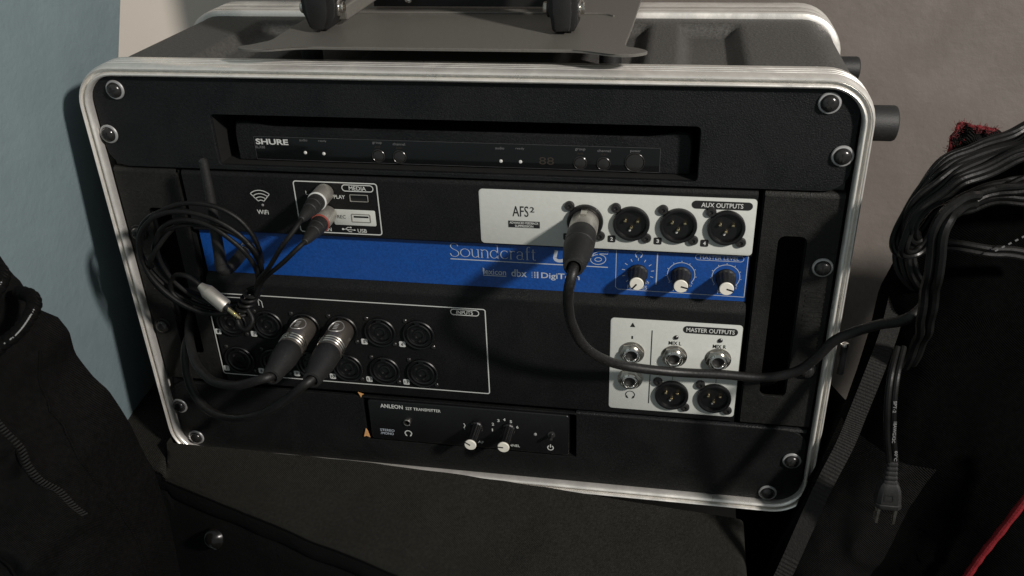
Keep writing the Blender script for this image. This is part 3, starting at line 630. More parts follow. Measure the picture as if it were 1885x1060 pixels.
text('AF', 7.6, -121.8, 4.6, 2.2, YA, 'print', tr, bold=0.012); text('CHANNEL', 30.0, -122.3, 15, 2.2, YA, 'print', tr, bold=0.012)
lines([arc(60.6, -121.4, 2.1, 120, 420, 20), [(60.6, -121.2), (60.6, -118.2)]], 0.7, YA, 'print', tr, 'power_symbol')
MB().lathe([(1.2, 0), (1.2, 0.5), (0, 1.1)], (49.4, -1.2, -110.0), n=14).build('status_lamp', 'washer', tr)
b = MB().lathe([(2.8, 0), (2.8, 1.0), (1.6, 1.2), (1.3, 6), (1.0, 9), (0, 9.2)], (61.5, -1.2, -109.0), (0.1, -1, 0.25), n=16); b.build('toggle_switch', 'blackscrew', tr)
def torn(pts, y, label):
    b = MB().prism(pts, y - 0.35, y); o = b.build('torn_tape', 'orange', None, smooth=False); tag(o, label, 'tape'); return o
torn([(-85.2, -85.2), (-80.8, -86.6), (-82.4, -87.6), (-83.2, -89.9), (-84.0, -87.8)], -0.1, 'small torn orange tape scrap above the transmitter corner')
torn([(-84.8, -126.2), (-82.4, -118.0), (-81.0, -120.6), (-79.9, -126.4), (-82.6, -125.2)], -1.3, 'torn orange tape scrap at lower left corner of the transmitter')

# ------------------------------------------------------------------ cables
def xlr_plug(root, base, shell_mat, ringed, length=62, tilt=(0, -1, 0)):
    ax = Vector(tilt).normalized(); o = Vector(base)
    sh = MB().lathe([(8.6, 0), (9.0, 1), (9.05, 20), (8.8, 20.6), (8.6, 22)], o, ax, 36).build('connector_shell', shell_mat, root)
    if ringed:
        for k in range(3):
            MB().lathe([(9.0, 0), (9.5, 0.5), (9.5, 1.1), (9.0, 1.6)], o + ax * (20.5 + 2.7 * k), ax, 36).build('shell_ring', 'nickel', sh)
        MB().lathe([(8.9, 20), (9.0, 29.5), (8.7, 30)], o, ax, 32).build('ring_sleeve', shell_mat, sh)
        # oval badge on the upper side of the shell
        u = Vector((0, 0, 1)); s_ = ax.cross(u).normalized(); ring = []
        pts = [o + ax * (10 + 6.4 * math.cos(t)) + (u * math.cos(0.62 * math.sin(t)) + s_ * math.sin(0.62 * math.sin(t))) * 9.25 for t in [2 * PI * k / 28 for k in range(29)]]
        MB().tube(pts, 0.3, 6).build('oval_badge', 'washer', sh)
        pts = [o + ax * (10 + 3.6 * (k / 5 - 0.5)) + u * 9.2 for k in range(6)]
        for k in range(4): 
            c = o + ax * (7.2 + 1.9 * k); MB().tube([c + (u * math.cos(w_) + s_ * math.sin(w_)) * 9.2 for w_ in (-0.16, 0, 0.16)], 0.32, 6).build('badge_lettering', 'washer', sh)
        h0 = 29.5
        prof = [(8.7, h0), (9.3, h0 + 1.2), (9.3, h0 + 8), (8.6, h0 + 15), (7.4, h0 + 22), (6.4, length + 8), (6.0, length + 10), (4.4, length + 10.4), (4.0, length + 8)]
    else:
        MB().box(o.x - 1.9, o.x + 1.9, -12.0, -3.0, o.z + 8.3, o.z + 9.9).build('latch_tab', 'nickel', sh)
        h0 = 19.5
        prof = [(8.4, h0 - 0.5), (9.2, h0 + 0.8), (9.3, h0 + 9), (9.3, h0 + 16), (9.0, h0 + 16.4), (9.2, h0 + 17), (8.6, h0 + 26), (7.2, h0 + 37), (6.3, length), (5.9, length + 1.4), (4.4, length + 1.6), (3.9, length - 2)]
    MB().lathe(prof, o, ax, 36).build('connector_boot', 'rubber', root)
    if not ringed:
        MB().lathe([(8.0, 0), (8.9, 0.4), (8.9, 0.9), (8.0, 1.2)], o + ax * (h0 + 20), ax, 36)
    return o + ax * (length + (8 if ringed else -1))
def cable(root, pts, r, k=10, name='cable', m_='cable', n=12):
    return MB().tube(cat_rom(pts, k), r, n).build(name, m_, root)

ca = thing('microphone_cable', 'thick black audio cable plugged into the first aux output, looping out right', 'cable', (85, -20, 64))
e = xlr_plug(ca, (85.0, -1.0, 64.4), 'satin', False, 62)
cable(ca, [(85, -52, 64.4), (85, -62, 64.2), (84.5, -68.5, 61.5), (83, -70, 54), (82, -66, 41), (83, -58, 23), (89, -46, 0), (101, -35, -17), (118, -24, -29), (148, -13, -38), (179, -9, -40), (203, -8, -41), (217, -8, -38), (228, -11, -30), (236, -15, -17), (243.3, -20, -1.5), (252.5, -24, 8), (264.5, -30, 18), (274, -38, 26), (280.5, -41, 33), (287, -32, 35), (292, -12, 33)], 3.2)

def input_cable(cx, label, pts):
    c = thing('microphone_cable', label, 'cable', (cx, -20, -30)); e = xlr_plug(c, (cx, -1.5, -29.6), 'gun', True, 52, (0.01, -1, -0.02))
    cable(c, [tuple(e + Vector((0, 8, 0))), tuple(e)] + pts, 3.2)
input_cable(cx_in[2], 'left one of two thick black cables plugged into the inputs', [(-124, -67, -31), (-144, -62, -41), (-161, -54, -47), (-175, -45, -51), (-187, -36, -50), (-196, -27, -48), (-203, -17, -43), (-209, -6, -37), (-214, 8, -33), (-216, 28, -31)])
input_cable(cx_in[3], 'right one of two thick black cables plugged into the inputs, drooping lowest', [(-95, -67, -34), (-112, -64, -50), (-136, -56, -69), (-163, -46, -83), (-188, -36, -86), (-204, -26, -78), (-211, -18, -64), (-213.5, -9, -51), (-214, 2, -44), (-214.5, 14, -41), (-216, 28, -40)])

ac = thing('stereo_audio_cable', 'thin black audio cable coiled over the antenna with silver plugs', 'cable', (-165, -30, 0))
def rca(z, ring_m):
    o = Vector((-88.0, -1, z)); ax = Vector((0.0, -1, -0.02)).normalized()
    s_ = MB().lathe([(6.0, 0), (6.3, 0.8), (6.3, 13.4), (6.1, 14)], o, ax, 32).build('plug_barrel', 'satin', ac)
    MB().lathe([(6.0, 0.0), (6.45, 0.3), (6.45, 1.1), (6.0, 1.4)], o + ax * 14, ax, 32).build('colour_ring', ring_m, s_)
    MB().lathe([(5.7, 14.5), (5.8, 15.5), (5.6, 22), (5.2, 22.3), (5.3, 23), (4.8, 28), (4.3, 28.4), (4.4, 29.4), (3.4, 37), (2.2, 42), (1.7, 42.4)], o, ax, 24).build('plug_boot', 'rubber', s_)
    return o + ax * 41
t1 = rca(77.4, 'print'); t2 = rca(61.8, 'redring')
yj = Vector((-123, -46, 33))
cable(ac, [tuple(t1), (-90, -50, 73), (-98, -56, 63), (-110, -54, 47), tuple(yj), (-129, -42, 22)], 1.55, m_='cord', name='lead')
cable(ac, [tuple(t2), (-91, -48, 59), (-101, -52, 50), (-113, -50, 40), tuple(yj + Vector((1.5, 1, -2))), (-128, -44, 20)], 1.55, m_='cord', name='lead')
coil = []
for k in range(0, 5 * 24 + 1):
    a = 2 * PI * k / 24; lp = k / 24
    rr = 1 + 0.15 * math.sin(lp * 2.4 + 0.6) + 0.05 * math.sin(a * 2 + lp); ox = 3.5 * math.sin(lp * 1.9); oz = 3.0 * math.cos(lp * 2.7)
    bunch = max(0, math.cos(a + 0.55)) ** 2          # loops draw together at the lower right where they are tied
    rx_ = 40 * (1 + (rr - 1) * (1 - bunch)); rz_ = 38 * (1 + (rr - 1) * (1 - bunch))
    coil.append((-166 + rx_ * math.cos(a) + ox * (1 - bunch), -33 - 5 * math.sin(a) - 4 * math.sin(lp * 2.1) * (1 - 0.5 * bunch) - 1.2 * lp, 38 + rz_ * math.sin(a) + oz * (1 - bunch)))
MB().tube(cat_rom(coil, 3), 1.6, 10).build('coil', 'cord', ac)
cable(ac, [(-206, -34, 32), (-203, -40, 36), (-196, -44, 46), (-186, -42, 58), (-178, -38, 66)], 1.7, m_='cord', name='loose_strand')
tie = []
for k in range(0, 49):
    a = 2 * PI * k / 9; tie.append((-131 + 0.6 * k * 0.0 + 5.2 * math.cos(a) - k * 0.28, -40 + 5.2 * math.sin(a), 22 - k * 0.42))
MB().tube(cat_rom(tie, 2), 1.3, 8).build('wrap_strand', 'cord', ac)
cable(ac, [(-138, -42, 10), (-133, -46, 2), (-137, -49, -4), (-143, -47, -2), (-145, -44, 6)], 1.8, m_='cord', name='loose_strand')
# small jack plug hanging off the coil
o = Vector((-163.5, -43, 20.5)); ax = (Vector((-149.0, -46, 9.8)) - o).normalized()
pl = MB().lathe([(2.4, -6), (3.4, -3), (4.6, -0.4), (4.9, 0.3), (4.9, 15.4), (4.6, 16.2), (2.8, 16.2)], o, ax, 28).build('jack_barrel', 'satin', ac)
MB().lathe([(2.9, 16), (2.9, 18.6), (1.8, 18.8)], o, ax, 18).build('jack_collar', 'plastic', pl)
MB().lathe([(1.75, 18.6), (1.75, 23.5), (1.4, 23.8), (1.75, 24.2), (1.75, 26), (1.3, 26.5), (1.7, 27.3), (0.6, 29), (0, 29.2)], o, ax, 18).build('jack_tip', 'brass', pl)
cable(ac, [tuple(o - ax * 4), tuple(o - ax * 12), (-180, -40, 30), (-190, -36, 26), (-196, -34, 14), (-188, -35, 3)], 1.7, m_='cord', name='lead')

# ------------------------------------------------------------------ laptop stand on top
st = thing('laptop_stand', 'grey-black metal laptop stand standing on top of the rack case', 'laptop stand', (-5, 80, 163))
ZP = 173.0
def splate():
    q = [(-126, 4), (-131, 0.5), (-130, -3.5), (-122, -6.5), (-110, -6.5), (-98, -2.5), (-86, 0.0), (-60, 0.0), (60, 0.0), (80, -0.5), (92, -4.5), (102, -8.5), (112, -8.2), (119, -3.5), (119.5, 1.5), (114, 6.5), (107.5, 10), (106.5, 16), (108, 60), (110, 190), (-118, 190), (-118, 60), (-117, 18), (-119, 9)]
    P = [(p.x, p.y) for p in cat_rom([(a, c, 0) for a, c in q[:17]], 4)] + q[17:-1] + [(-118, 14)]
    b = MB(); i1 = inset(P, 0.5)
    b.rings([[(x, y, ZP - 1.6) for x, y in P], [(x, y, ZP - 0.4) for x, y in P], [(x, y, ZP) for x, y in i1]])
    return b.build('base_plate', 'standmetal', st, angle=30)
splate()
# raised lip round the back part of the plate, and rubber feet
MB().tube(cat_rom([(-112, 96, ZP + 0.2), (-60, 95, ZP + 0.4), (60, 95, ZP + 0.4), (86, 94, ZP + 0.3), (94, 88, ZP + 0.1)], 4), 0.9, 8).build('plate_bead', 'standmetal', st)
for x, y in ((-100, 38), (96, 38), (-100, 168), (96, 168)):
    MB().lathe([(7, -2), (7, 7.4), (6, 8.5)] if y > 100 else [(7, -8), (7, 14.0), (6, 15.3)], (x, y, 162.8 if y > 100 else 156.0), (0, 0, 1), 20).build('rubber_foot', 'rubber', st)
def hinge(cx, wd, s_):
    h = MB(); k = wd / 23.0
    o = [(-12, 60), (12, 60), (12, 15), (10.5, 9), (6.5, 2.5), (4.5, 1.2), (-5, 1.2), (-7.5, 3), (-10.5, 12), (-11.4, 22)] if s_ < 0 else [(-10.5, 60), (11.5, 60), (11.5, 12), (10.5, 4), (8.5, 1.4), (-6.5, 1.2), (-8.0, 2.6), (-9.0, 9), (-10.5, 12)]
    o = [(cx + x * k, ZP + z) for x, z in o]
    hb = h.prism(o, 38, 60, 1.4, 3).build('hinge_block', 'standblack', st, angle=25)
    MB().prism([(x + (cx - x) * 0.35, z + 1) for x, z in o], 34, 39, 0.8).build('hinge_tongue', 'standblack', hb, angle=25)
    for e in (-1, 1):
        x_ = cx + e * 11.0 * k
        bt = MB().lathe([(5.6, -0.4), (5.6, 1.0), (5.0, 1.4)], (x_, 47, ZP + 14), (e, 0, 0), 28).build('bolt_washer', 'chrome' if e > 0 else 'standblack', hb)
        MB().lathe([(3.8, 1.2), (3.8, 3.2), (3.2, 3.8), (2.0, 3.8), (1.8, 2.2), (0, 2.1)], (x_, 47, ZP + 14), (e, 0, 0), 24).build('hinge_bolt', 'nickel', hb)
    return hb
hinge(-92, 23, -1); hinge(66, 19, 1)
# square arms rising backwards from the hinges
def arm(p0, p1, wd, th):
    a, b_ = Vector(p0), Vector(p1); d = (b_ - a).normalized(); s_ = Vector((1, 0, 0)); u = d.cross(s_).normalized(); b = MB(); R = []
    for p in (a, b_): R.append([tuple(p + s_ * x + u * y) for x, y in ((-wd, -th), (wd, -th), (wd, th), (-wd, th))])
    b.rings(R); o_ = b.build('arm', 'standmetal', st, smooth=False)
    bv = o_.modifiers.new('soft_edge', 'BEVEL'); bv.width = 0.0012; bv.segments = 2
arm((-84, 52, ZP + 9), (-44, 150, ZP + 34), 6, 5); arm((74, 54, ZP + 14), (84, 150, ZP + 62), 1.5, 6)
MB().box(-78, 60, 108, 116, ZP + 2, ZP + 10).build('cross_bar', 'standblack', st, smooth=False)
MB().box(-120, 60, 66, 74, ZP + 31, ZP + 44).build('tray_edge', 'standblack', st, smooth=False)
MB().lathe([(2.8, 0), (2.8, 4), (1.5, 5)], (-52, 104, ZP + 8), (0.6, -1, 0.2), 14).build('pivot_pin', 'chrome', st)

# ------------------------------------------------------------------ soft goods
def loft(rows, name, material, parent=None, closed=False):
    b = MB(); b.rings(rows, closed, False, False); return b.build(name, material, parent, angle=80)
def fnoise(x, y, z, s, a): return a * noise.noise(Vector((x * s, y * s, z * s)))

tk = thing('fabric_trunk', 'low black fabric covered trunk under the rack case', 'trunk', (-60, 40, -300))
def trunk():
    FY = [(-330, 8), (-300, -2), (-264, -17), (-200, -38), (-100, -70), (-25, -94), (80, -128), (150, -152), (190, -160), (215, -160)]
    RZ = [(-330, -143), (-100, -143.5), (-20, -147), (60, -152.5), (150, -161), (215, -166)]
    def lk(T, x):
        for (a, u), (b_, v_) in zip(T, T[1:]):
            if a <= x <= b_: return u + (v_ - u) * (x - a) / (b_ - a)
        return T[-1][1] if x > T[-1][0] else T[0][1]
    xs = [-330 + 4.2 * i for i in range(126)] + [200.5, 202.5, 203.8, 204.5, 205, 205.5, 206]
    drop = {126: -0.3, 127: -1.2, 128: -3, 129: -7, 130: -60, 131: -140, 132: -250}
    cols = []
    for i, x in enumerate(xs):
        y1 = lk(FY, x); zc = lk(RZ, x); col = []
        xe = x + (6 if i < 126 else 6)
        back = -9.6 if x > -252 else 260
        col.append((x, back, -178 if x > -252 else zc - 6))
        n = 26
        for k in range(n + 1):
            t = k / n; y = -10.2 + (y1 + 10.2) * t if x > -252 else (220 + (y1 - 220) * t)
            fall = (zc + 166.5) * (1 - t) ** 1.6 if x > -252 else (zc + 166.5) * (1 - 0.7 * t ** 3)
            d = (1 - t)
            z = -166.5 + fall + min(1, t * 4) * 2.4 * noise.noise(Vector((x * 0.017, y * 0.02, 4))) + 0.7 * noise.noise(Vector((x * 0.05, y * 0.05, 9)))
            z -= 0.9 * math.exp(-((t - 0.88) / 0.02) ** 2)
            col.append((x, y, z))
        zl = col[-1][2]
        for dy, dz in ((-1.2, -0.6), (-2.2, -2.2), (-2.6, -4.5), (-1.4, -6.0), (-2.4, -8), (-2.2, -16), (-1.6, -24), (-0.6, -25.2), (-1.6, -26.5), (-2, -45), (-1, -90), (0, -260)):
            f = 1.6 * noise.noise(Vector((x * 0.03, dz * 0.04, 2))) if dz < -10 else 0
            col.append((x - 0.3 * dy, y1 + dy + f, zl + dz))
        if i in drop: col = [(p[0] + (0.0), p[1], p[2] + drop[i]) for p in col]
        cols.append(col)
    loft([c[:31] for c in cols], 'trunk_cover', 'fabric', tk, False)
    loft([c[30:] for c in cols], 'trunk_front', 'nylon', tk, False)
    e = [(x, lk(FY, x) - 1.2, cols[i][27][2] - 5.6) for i, x in enumerate(xs[:126])]
    MB().tube(e, 1.3, 8).build('edge_piping', 'nylon', tk)
trunk()
sd = MB().lathe([(9.5, -1), (9.5, 0.5), (8.8, 1.4), (8.0, 2.6), (6.0, 5.4), (3.4, 7.2), (0, 7.8)], (-209, -39.0, -213), (-0.3, -0.85, 0.42), 32).build('corner_stud', 'stud', tk)

def interp(T, z):
    for (z0, v0), (z1, v1) in zip(T, T[1:]):
        if z0 >= z >= z1: return v0 + (v1 - v0) * (z0 - z) / (z0 - z1)
    return T[-1][1] if z < T[-1][0] else T[0][1]
# left: black nylon jacket / bag heap
lb = thing('nylon_bag', 'black nylon bag with open zipper heaped left of the rack case', 'bag', (-300, -110, -300))
def left_surface(u, z):
    XR = [(62, -273), (51, -269), (44, -264), (30, -262), (23, -257), (20, -246), (9, -241), (-8, -242), (-25, -235), (-36, -226), (-64, -217), (-87, -213), (-102, -209), (-147, -208), (-208, -213), (-340, -215)]
    xr = interp(XR, z); tap = 0.12 + 0.88 * min(1, max(0, (62 - z) / 95)) ** 0.7
    if u < 0.42:
        a = u * PI * 0.5 / 0.42; x = xr - 26 * tap * (1 - math.cos(a)); y = -85 - 64 * tap * math.sin(a)
    else: x = xr - 26 * tap - (u - 0.42) * 190; y = -85 - 64 * tap - 80 * (u - 0.42)
    f = 13 * noise.noise(Vector(((x + 0.7 * z) * 0.030, y * 0.012, (z - 0.3 * x) * 0.014))) + 9.0 * abs(noise.noise(Vector(((x - 0.8 * z) * 0.030, 3.0 + y * 0.01, (z + x) * 0.012)))) - 6.0 * abs(noise.noise(Vector((x * 0.02, 8.0, (z * 1.6 - x) * 0.025)))) + 1.5 * noise.noise(Vector((x * 0.11, y * 0.1, z * 0.11)))
    k = min(1, u * 5)
    return (x + 0.35 * f * k, y - f * k, z + 0.25 * f)
def left_bag():
    rows = []
    for i in range(96):
        z = 62 - 400 * i / 95; rows.append([left_surface(j / 79, z) for j in range(80)])
    loft(rows, 'bag_body', 'nylon', lb)
left_bag()
def on_bag(x, z, off=0):     # front surface of the left bag
    best = min((left_surface(k / 160, z) for k in range(161)), key=lambda p: abs(p[0] - x))
    return (best[0], best[1] - off, best[2])
zp = [(-283, 16), (-276, 5), (-268, -8), (-262, -17), (-256, -27), (-249, -38), (-243, -49), (-237, -60), (-231, -70), (-226, -82), (-222, -94)]
zpath = cat_rom([on_bag(x, z, 3) for x, z in zp], 6)
b = MB(); 
for k in range(0, len(zpath) - 1):
    for h in (0.0,):
        p = zpath[k].lerp(zpath[k + 1], h); d = (zpath[k + 1] - zpath[k]).normalized(); s_ = d.cross(Vector((0, -1, 0))).normalized()
        a0 = p - s_ * 3.6; a1 = p + s_ * 3.6; b.tube([a0, p + Vector((0, -1.4, 0)), a1], 0.55, 6)
b.build('zipper_teeth', 'teeth', lb)
MB().tube([p + Vector((-5.5, 4, -2)) for p in zpath], 3.0, 8).build('zipper_tape', 'nylon', lb)
for off_u, z0, z1 in ((0.16, 10, -300), (0.62, 40, -300)):
    Q = [Vector(left_surface(off_u + 0.03 * math.sin(k * 0.12), z0 + (z1 - z0) * k / 60)) + Vector((0, -0.6, 0)) for k in range(61)]
    MB().tube(Q, 0.9, 6).build('seam', 'nylon', lb)
def webbing(path, wd, th, name, parent, m_='web', nrm=(0, -1, 0)):
    P = cat_rom(path, 30); b = MB(); R = []
    for i, p in enumerate(P):
        t = (P[min(i + 1, len(P) - 1)] - P[max(i - 1, 0)]).normalized(); s_ = t.cross(Vector(nrm)).normalized(); n2 = s_.cross(t).normalized(); R_ = []
        rib = 0.28 * (1 if i % 2 else -1)
        for x, y in ((-wd / 2, -th / 2), (-wd / 2, th / 2), (-wd / 4, th / 2 + rib), (0, th / 2), (wd / 4, th / 2 + rib), (wd / 2, th / 2), (wd / 2, -th / 2), (0, -th / 2)):
            R_.append(tuple(p + s_ * x + n2 * y))
        R.append(R_)
    return b.rings(R).build(name, m_, parent, angle=18)
for dx, dz, k in ((0, 0, 0), (-15, 17, 1)):
    P = [(-254 + dx, -143, 20 + dz), (-240 + dx, -142, 34 + dz), (-227 + dx, -141, 43 + dz), (-221 + dx, -136, 50 + dz), (-223 + dx, -126, 53 + dz), (-232 + dx, -116, 53 + dz), (-250 + dx, -104, 48 + dz)]
    Q = cat_rom(P, 12); rope = MB().tube(Q, 4.2, 12, rfun=lambda t: 4.0 + 0.5 * math.sin(t * 95)); rope.build('drawcord', 'nylon', lb)
    b = MB()
    for i in range(2, len(Q) - 2, 2): b.tube([Q[i] + Vector((2.2, -3.6, 1.0)), Q[i] + Vector((3.4, -2.6, 2.2))], 0.45, 6)
    b.build('cord_stitching', 'washer', lb)

# right: black bag with webbing strap, red piping
rb = thing('black_backpack', 'black fabric bag with webbing strap and red piping right of the case', 'bag', (340, 0, -320))
def right_bag():
    XL = [(106, 350), (102, 330), (96, 310), (88, 300), (78, 294), (63, 286), (38, 284), (27, 280), (15, 275), (-12, 272), (-39, 267), (-70, 260), (-103, 249), (-144, 237), (-179, 226), (-340, 205)]
    rows = []
    for i in range(72):
        z = 106 - 418 * i / 71; xl = interp(XL, z); row = []
        tap = min(1, max(0.03, (106 - z) / 60)) ** 0.6; yb = -4 - 54 * min(1, max(0, (60 - z) / 190))
        for t_ in (1.0, 0.75, 0.5, 0.25):
            ext = 12 + (176 - yb) * min(1, max(0, (-55 - z) / 70)); row.append((max(xl, 257 if z > -170 else 215) + 6 * t_, yb + 40 + ext * t_, z - 20 * t_))
        for j in range(52):
            u = j / 51; a = min(u / 0.4, 1) * PI / 2
            x = xl + 40 * tap * (1 - math.cos(a)) + max(0, u - 0.4) * 330; y = yb + 40 - 44 * tap * math.sin(a)
            y -= 24 * min(1, max(0, (x - 300) / 40)) * min(1, max(0, (-30 - z) / 40))
            f = fnoise(x - 0.4 * z, y, z, 0.026, 9) + 7 * abs(noise.noise(Vector(((x + z) * 0.02, 1, (z - x) * 0.03)))) + fnoise(x, y, z, 0.09, 1.2)
            k = min(1, u * 6); row.append((x + 0.3 * f * k, y + f * k, z + 0.2 * f))
        rows.append(row)
    loft(rows, 'bag_body', 'shaded_canvas', rb)
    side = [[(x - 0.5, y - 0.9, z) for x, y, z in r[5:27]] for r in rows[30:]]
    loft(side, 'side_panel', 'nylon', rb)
right_bag()
webbing([(284, 10, 18), (277, -12, 4), (269, -28, -14), (261, -38, -42), (255, -45, -63), (243, -55, -96), (228, -68, -148), (219, -73, -180), (210, -76, -215)], 10.5, 1.8, 'webbing_strap', rb, nrm=(-0.35, -0.9, 0.2))
MB().tube(cat_rom([(359, -84, -23), (352, -84, -48), (343, -84, -80), (335, -84, -106), (330, -84, -125), (319, -84, -163)], 8), 2.4, 10, rfun=lambda t: 2.3 + 0.2 * math.sin(t * 60)).build('red_piping', 'redcord', rb)
# red-edged cloth behind the cable coil
def cloth():
    rows = []
    for i in range(14):
        v_ = i / 13; row = []
        for j in range(18):
            u = j / 17; x = 306 + 32 * u - 4 * v_ * (1 - u); z = 121 - 8 * u * u - 30 * v_ + fnoise(u * 9, v_ * 9, 2, 1.0, 2.0); row.append((x, 40 + fnoise(u * 5, v_ * 5, 0, 1, 6), z))
        rows.append(row)
    b = MB(); b.rings(rows, False, False, False); o = b.build('cloth_body', 'nylon', rcl, angle=80); o.modifiers.new('thick', 'SOLIDIFY').thickness = 0.002
    b = MB(); b.rings([[(x, y - 1.4, z + 0.6) for x, y, z in r] for r in rows[:5]], False, False, False); b.rings([[(x - 0.6, y - 1.5, z) for x, y, z in r[:4]] for r in rows], False, False, False); b.build('red_band', 'red', rcl, angle=80)
    e = rows[0]; b = MB()
    b.tube(cat_rom([(x, y - 1.5, z) for x, y, z in e[::2]], 4), 1.2, 8, rfun=lambda t: 1.2 + 0.2 * math.sin(t * 37))
    b.tube(cat_rom([(r[0][0], r[0][1] - 1.5, r[0][2]) for r in rows[::2]], 4), 1.0, 8)
    rnd = random.Random(3)
    src = [e[int(k * 17 / 60)] for k in range(60)] + [rows[int(k * 13 / 40)][0] for k in range(40)]
    for (x, y, z) in src:
        for _ in range(4):
            p = Vector((x + rnd.uniform(-2, 3), y - 2, z + rnd.uniform(-3, 1))); d = Vector((rnd.uniform(-2.2, 1.5), rnd.uniform(-2, 1), rnd.uniform(-0.5, 2.6)))
            b.tube([p, p + d * 0.6 + Vector((rnd.uniform(-.6, .6), 0, 0)), p + d], 0.13, 4)
    b.build('frayed_edge', 'red', rcl)
rcl = thing('cloth', 'black cloth with frayed red edge poking up behind the coiled cords', 'cloth', (340, 62, 90))
cloth()
# coiled extension cord hanging on the bag
xc = thing('coiled_extension_cord', 'tied hank of black twin-lead cord hanging at the right edge over the bag', 'extension cord', (350, -30, -60))
rnd = random.Random(11)
HANK = [
    [(345.8, -4.0, 142.3), (324.9, -10.0, 136.2), (302.2, -14.0, 127.4), (282.9, -18.0, 113.7), (273.4, -20.0, 95.3), (272.0, -18.0, 77.6), (277.0, -12.0, 67.1), (284.3, -6.0, 66.9), (290.8, -8.0, 78.6), (302.5, -10.0, 91.6), (319.9, -10.0, 102.0), (335.8, -10.0, 106.9), (354.1, -10.0, 111.6)],
    [(344.9, -7.4, 141.3), (324.2, -13.4, 135.0), (301.5, -17.4, 126.6), (282.4, -21.4, 112.2), (273.5, -23.4, 92.8), (272.6, -21.4, 78.5), (276.8, -15.4, 68.8), (283.7, -9.4, 68.9), (290.0, -11.4, 80.4), (301.1, -13.4, 94.5), (318.9, -13.4, 102.5), (334.7, -13.4, 107.3), (352.8, -13.4, 112.1)],
    [(344.3, -10.9, 139.2), (323.7, -16.9, 132.6), (301.2, -20.9, 123.8), (281.8, -24.9, 111.2), (273.0, -26.9, 93.5), (272.2, -24.9, 79.4), (276.5, -18.9, 71.0), (283.2, -12.9, 70.9), (288.9, -14.9, 83.9), (300.2, -16.9, 94.7), (317.6, -16.9, 104.3), (333.7, -16.9, 106.8), (351.6, -16.9, 112.6)],
    [(343.5, -14.3, 137.9), (322.8, -20.3, 132.1), (300.4, -24.3, 123.6), (281.7, -28.3, 107.9), (272.7, -30.3, 93.4), (272.4, -28.3, 80.3), (276.4, -22.3, 71.8), (282.6, -16.3, 72.9), (288.3, -18.3, 84.8), (299.2, -20.3, 95.9), (316.8, -20.3, 103.2), (332.1, -20.3, 109.4), (350.3, -20.3, 113.1)],
    [(342.1, -17.7, 138.7), (321.9, -23.7, 131.5), (300.0, -27.7, 121.3), (280.8, -31.7, 108.8), (272.1, -33.7, 94.5), (271.8, -31.7, 81.3), (276.0, -25.7, 74.6), (282.1, -19.7, 74.9), (287.6, -21.7, 86.6), (298.2, -23.7, 96.8), (315.5, -23.7, 105.2), (331.4, -23.7, 108.0), (349.0, -23.7, 113.6)],
    [(341.3, -21.1, 137.7), (321.2, -27.1, 130.3), (299.1, -31.1, 121.2), (280.5, -35.1, 106.1), (271.9, -37.1, 93.8), (271.1, -35.1, 82.2), (276.0, -29.1, 75.2), (281.5, -23.1, 76.9), (286.7, -25.1, 88.9), (297.2, -27.1, 97.6), (314.8, -27.1, 103.9), (329.4, -27.1, 112.1), (347.7, -27.1, 114.2)],
    [(340.3, -24.6, 137.1), (320.4, -30.6, 129.6), (298.7, -34.6, 118.9), (280.0, -38.6, 104.9), (271.5, -40.6, 93.7), (270.9, -38.6, 83.1), (275.5, -32.6, 77.9), (280.9, -26.6, 78.9), (286.0, -28.6, 90.4), (295.8, -30.6, 100.3), (313.5, -30.6, 105.7), (328.9, -30.6, 109.9), (346.5, -30.6, 114.7)],
    [(339.9, -28.0, 134.2), (319.8, -34.0, 127.7), (298.2, -38.0, 117.3), (279.2, -42.0, 105.2), (271.2, -44.0, 93.5), (271.8, -42.0, 84.1), (275.5, -36.0, 78.2), (280.3, -30.0, 80.9), (285.2, -32.0, 92.3), (295.3, -34.0, 98.5), (312.3, -34.0, 106.9), (327.6, -34.0, 110.9), (345.2, -34.0, 115.3)],
]
LOW = [
    [(278.8, 6.0, 62.3), (279.1, 8.0, 46.5), (285.9, 4.0, 33.7), (296.7, 0.0, 27.0), (315.5, 2.0, 22.1), (343.7, 4.0, 24.0), (377.4, 6.0, 27.0)],
    [(279.2, 0.0, 62.3), (280.6, 2.0, 47.3), (287.9, -1.0, 34.6), (299.1, 0.0, 27.9), (314.9, 2.0, 25.2), (342.6, 4.0, 29.3), (376.0, 6.0, 33.0)],
    [(279.6, -6.0, 62.3), (282.1, -4.0, 48.3), (289.8, -6.0, 35.6), (301.4, 0.0, 28.8), (314.3, 2.0, 28.2), (341.4, 4.0, 34.5), (374.5, 6.0, 38.9)],
]
def twin(path, r, name, k=8):
    C_ = []
    for p in cat_rom(path, k):
        C_.append(p + Vector((noise.noise(p * 0.05), noise.noise(p * 0.045 + Vector((7, 1, 3))), noise.noise(p * 0.05 + Vector((3, 9, 2))))) * 3.0)
    b = MB(); n_ = len(C_)
    for sgn in (-1, 1):
        Q = []
        for i, p in enumerate(C_):
            t = (C_[min(i + 1, n_ - 1)] - C_[max(i - 1, 0)]).normalized(); tw = 0.5 * math.sin(i * 0.11 + len(path)); sd_ = t.cross(Vector((math.sin(tw), -math.cos(tw), 0))).normalized()
            Q.append(p + sd_ * (sgn * r * 0.93))
        b.tube(Q, r, 8)
    return b.build(name, 'cord', xc)
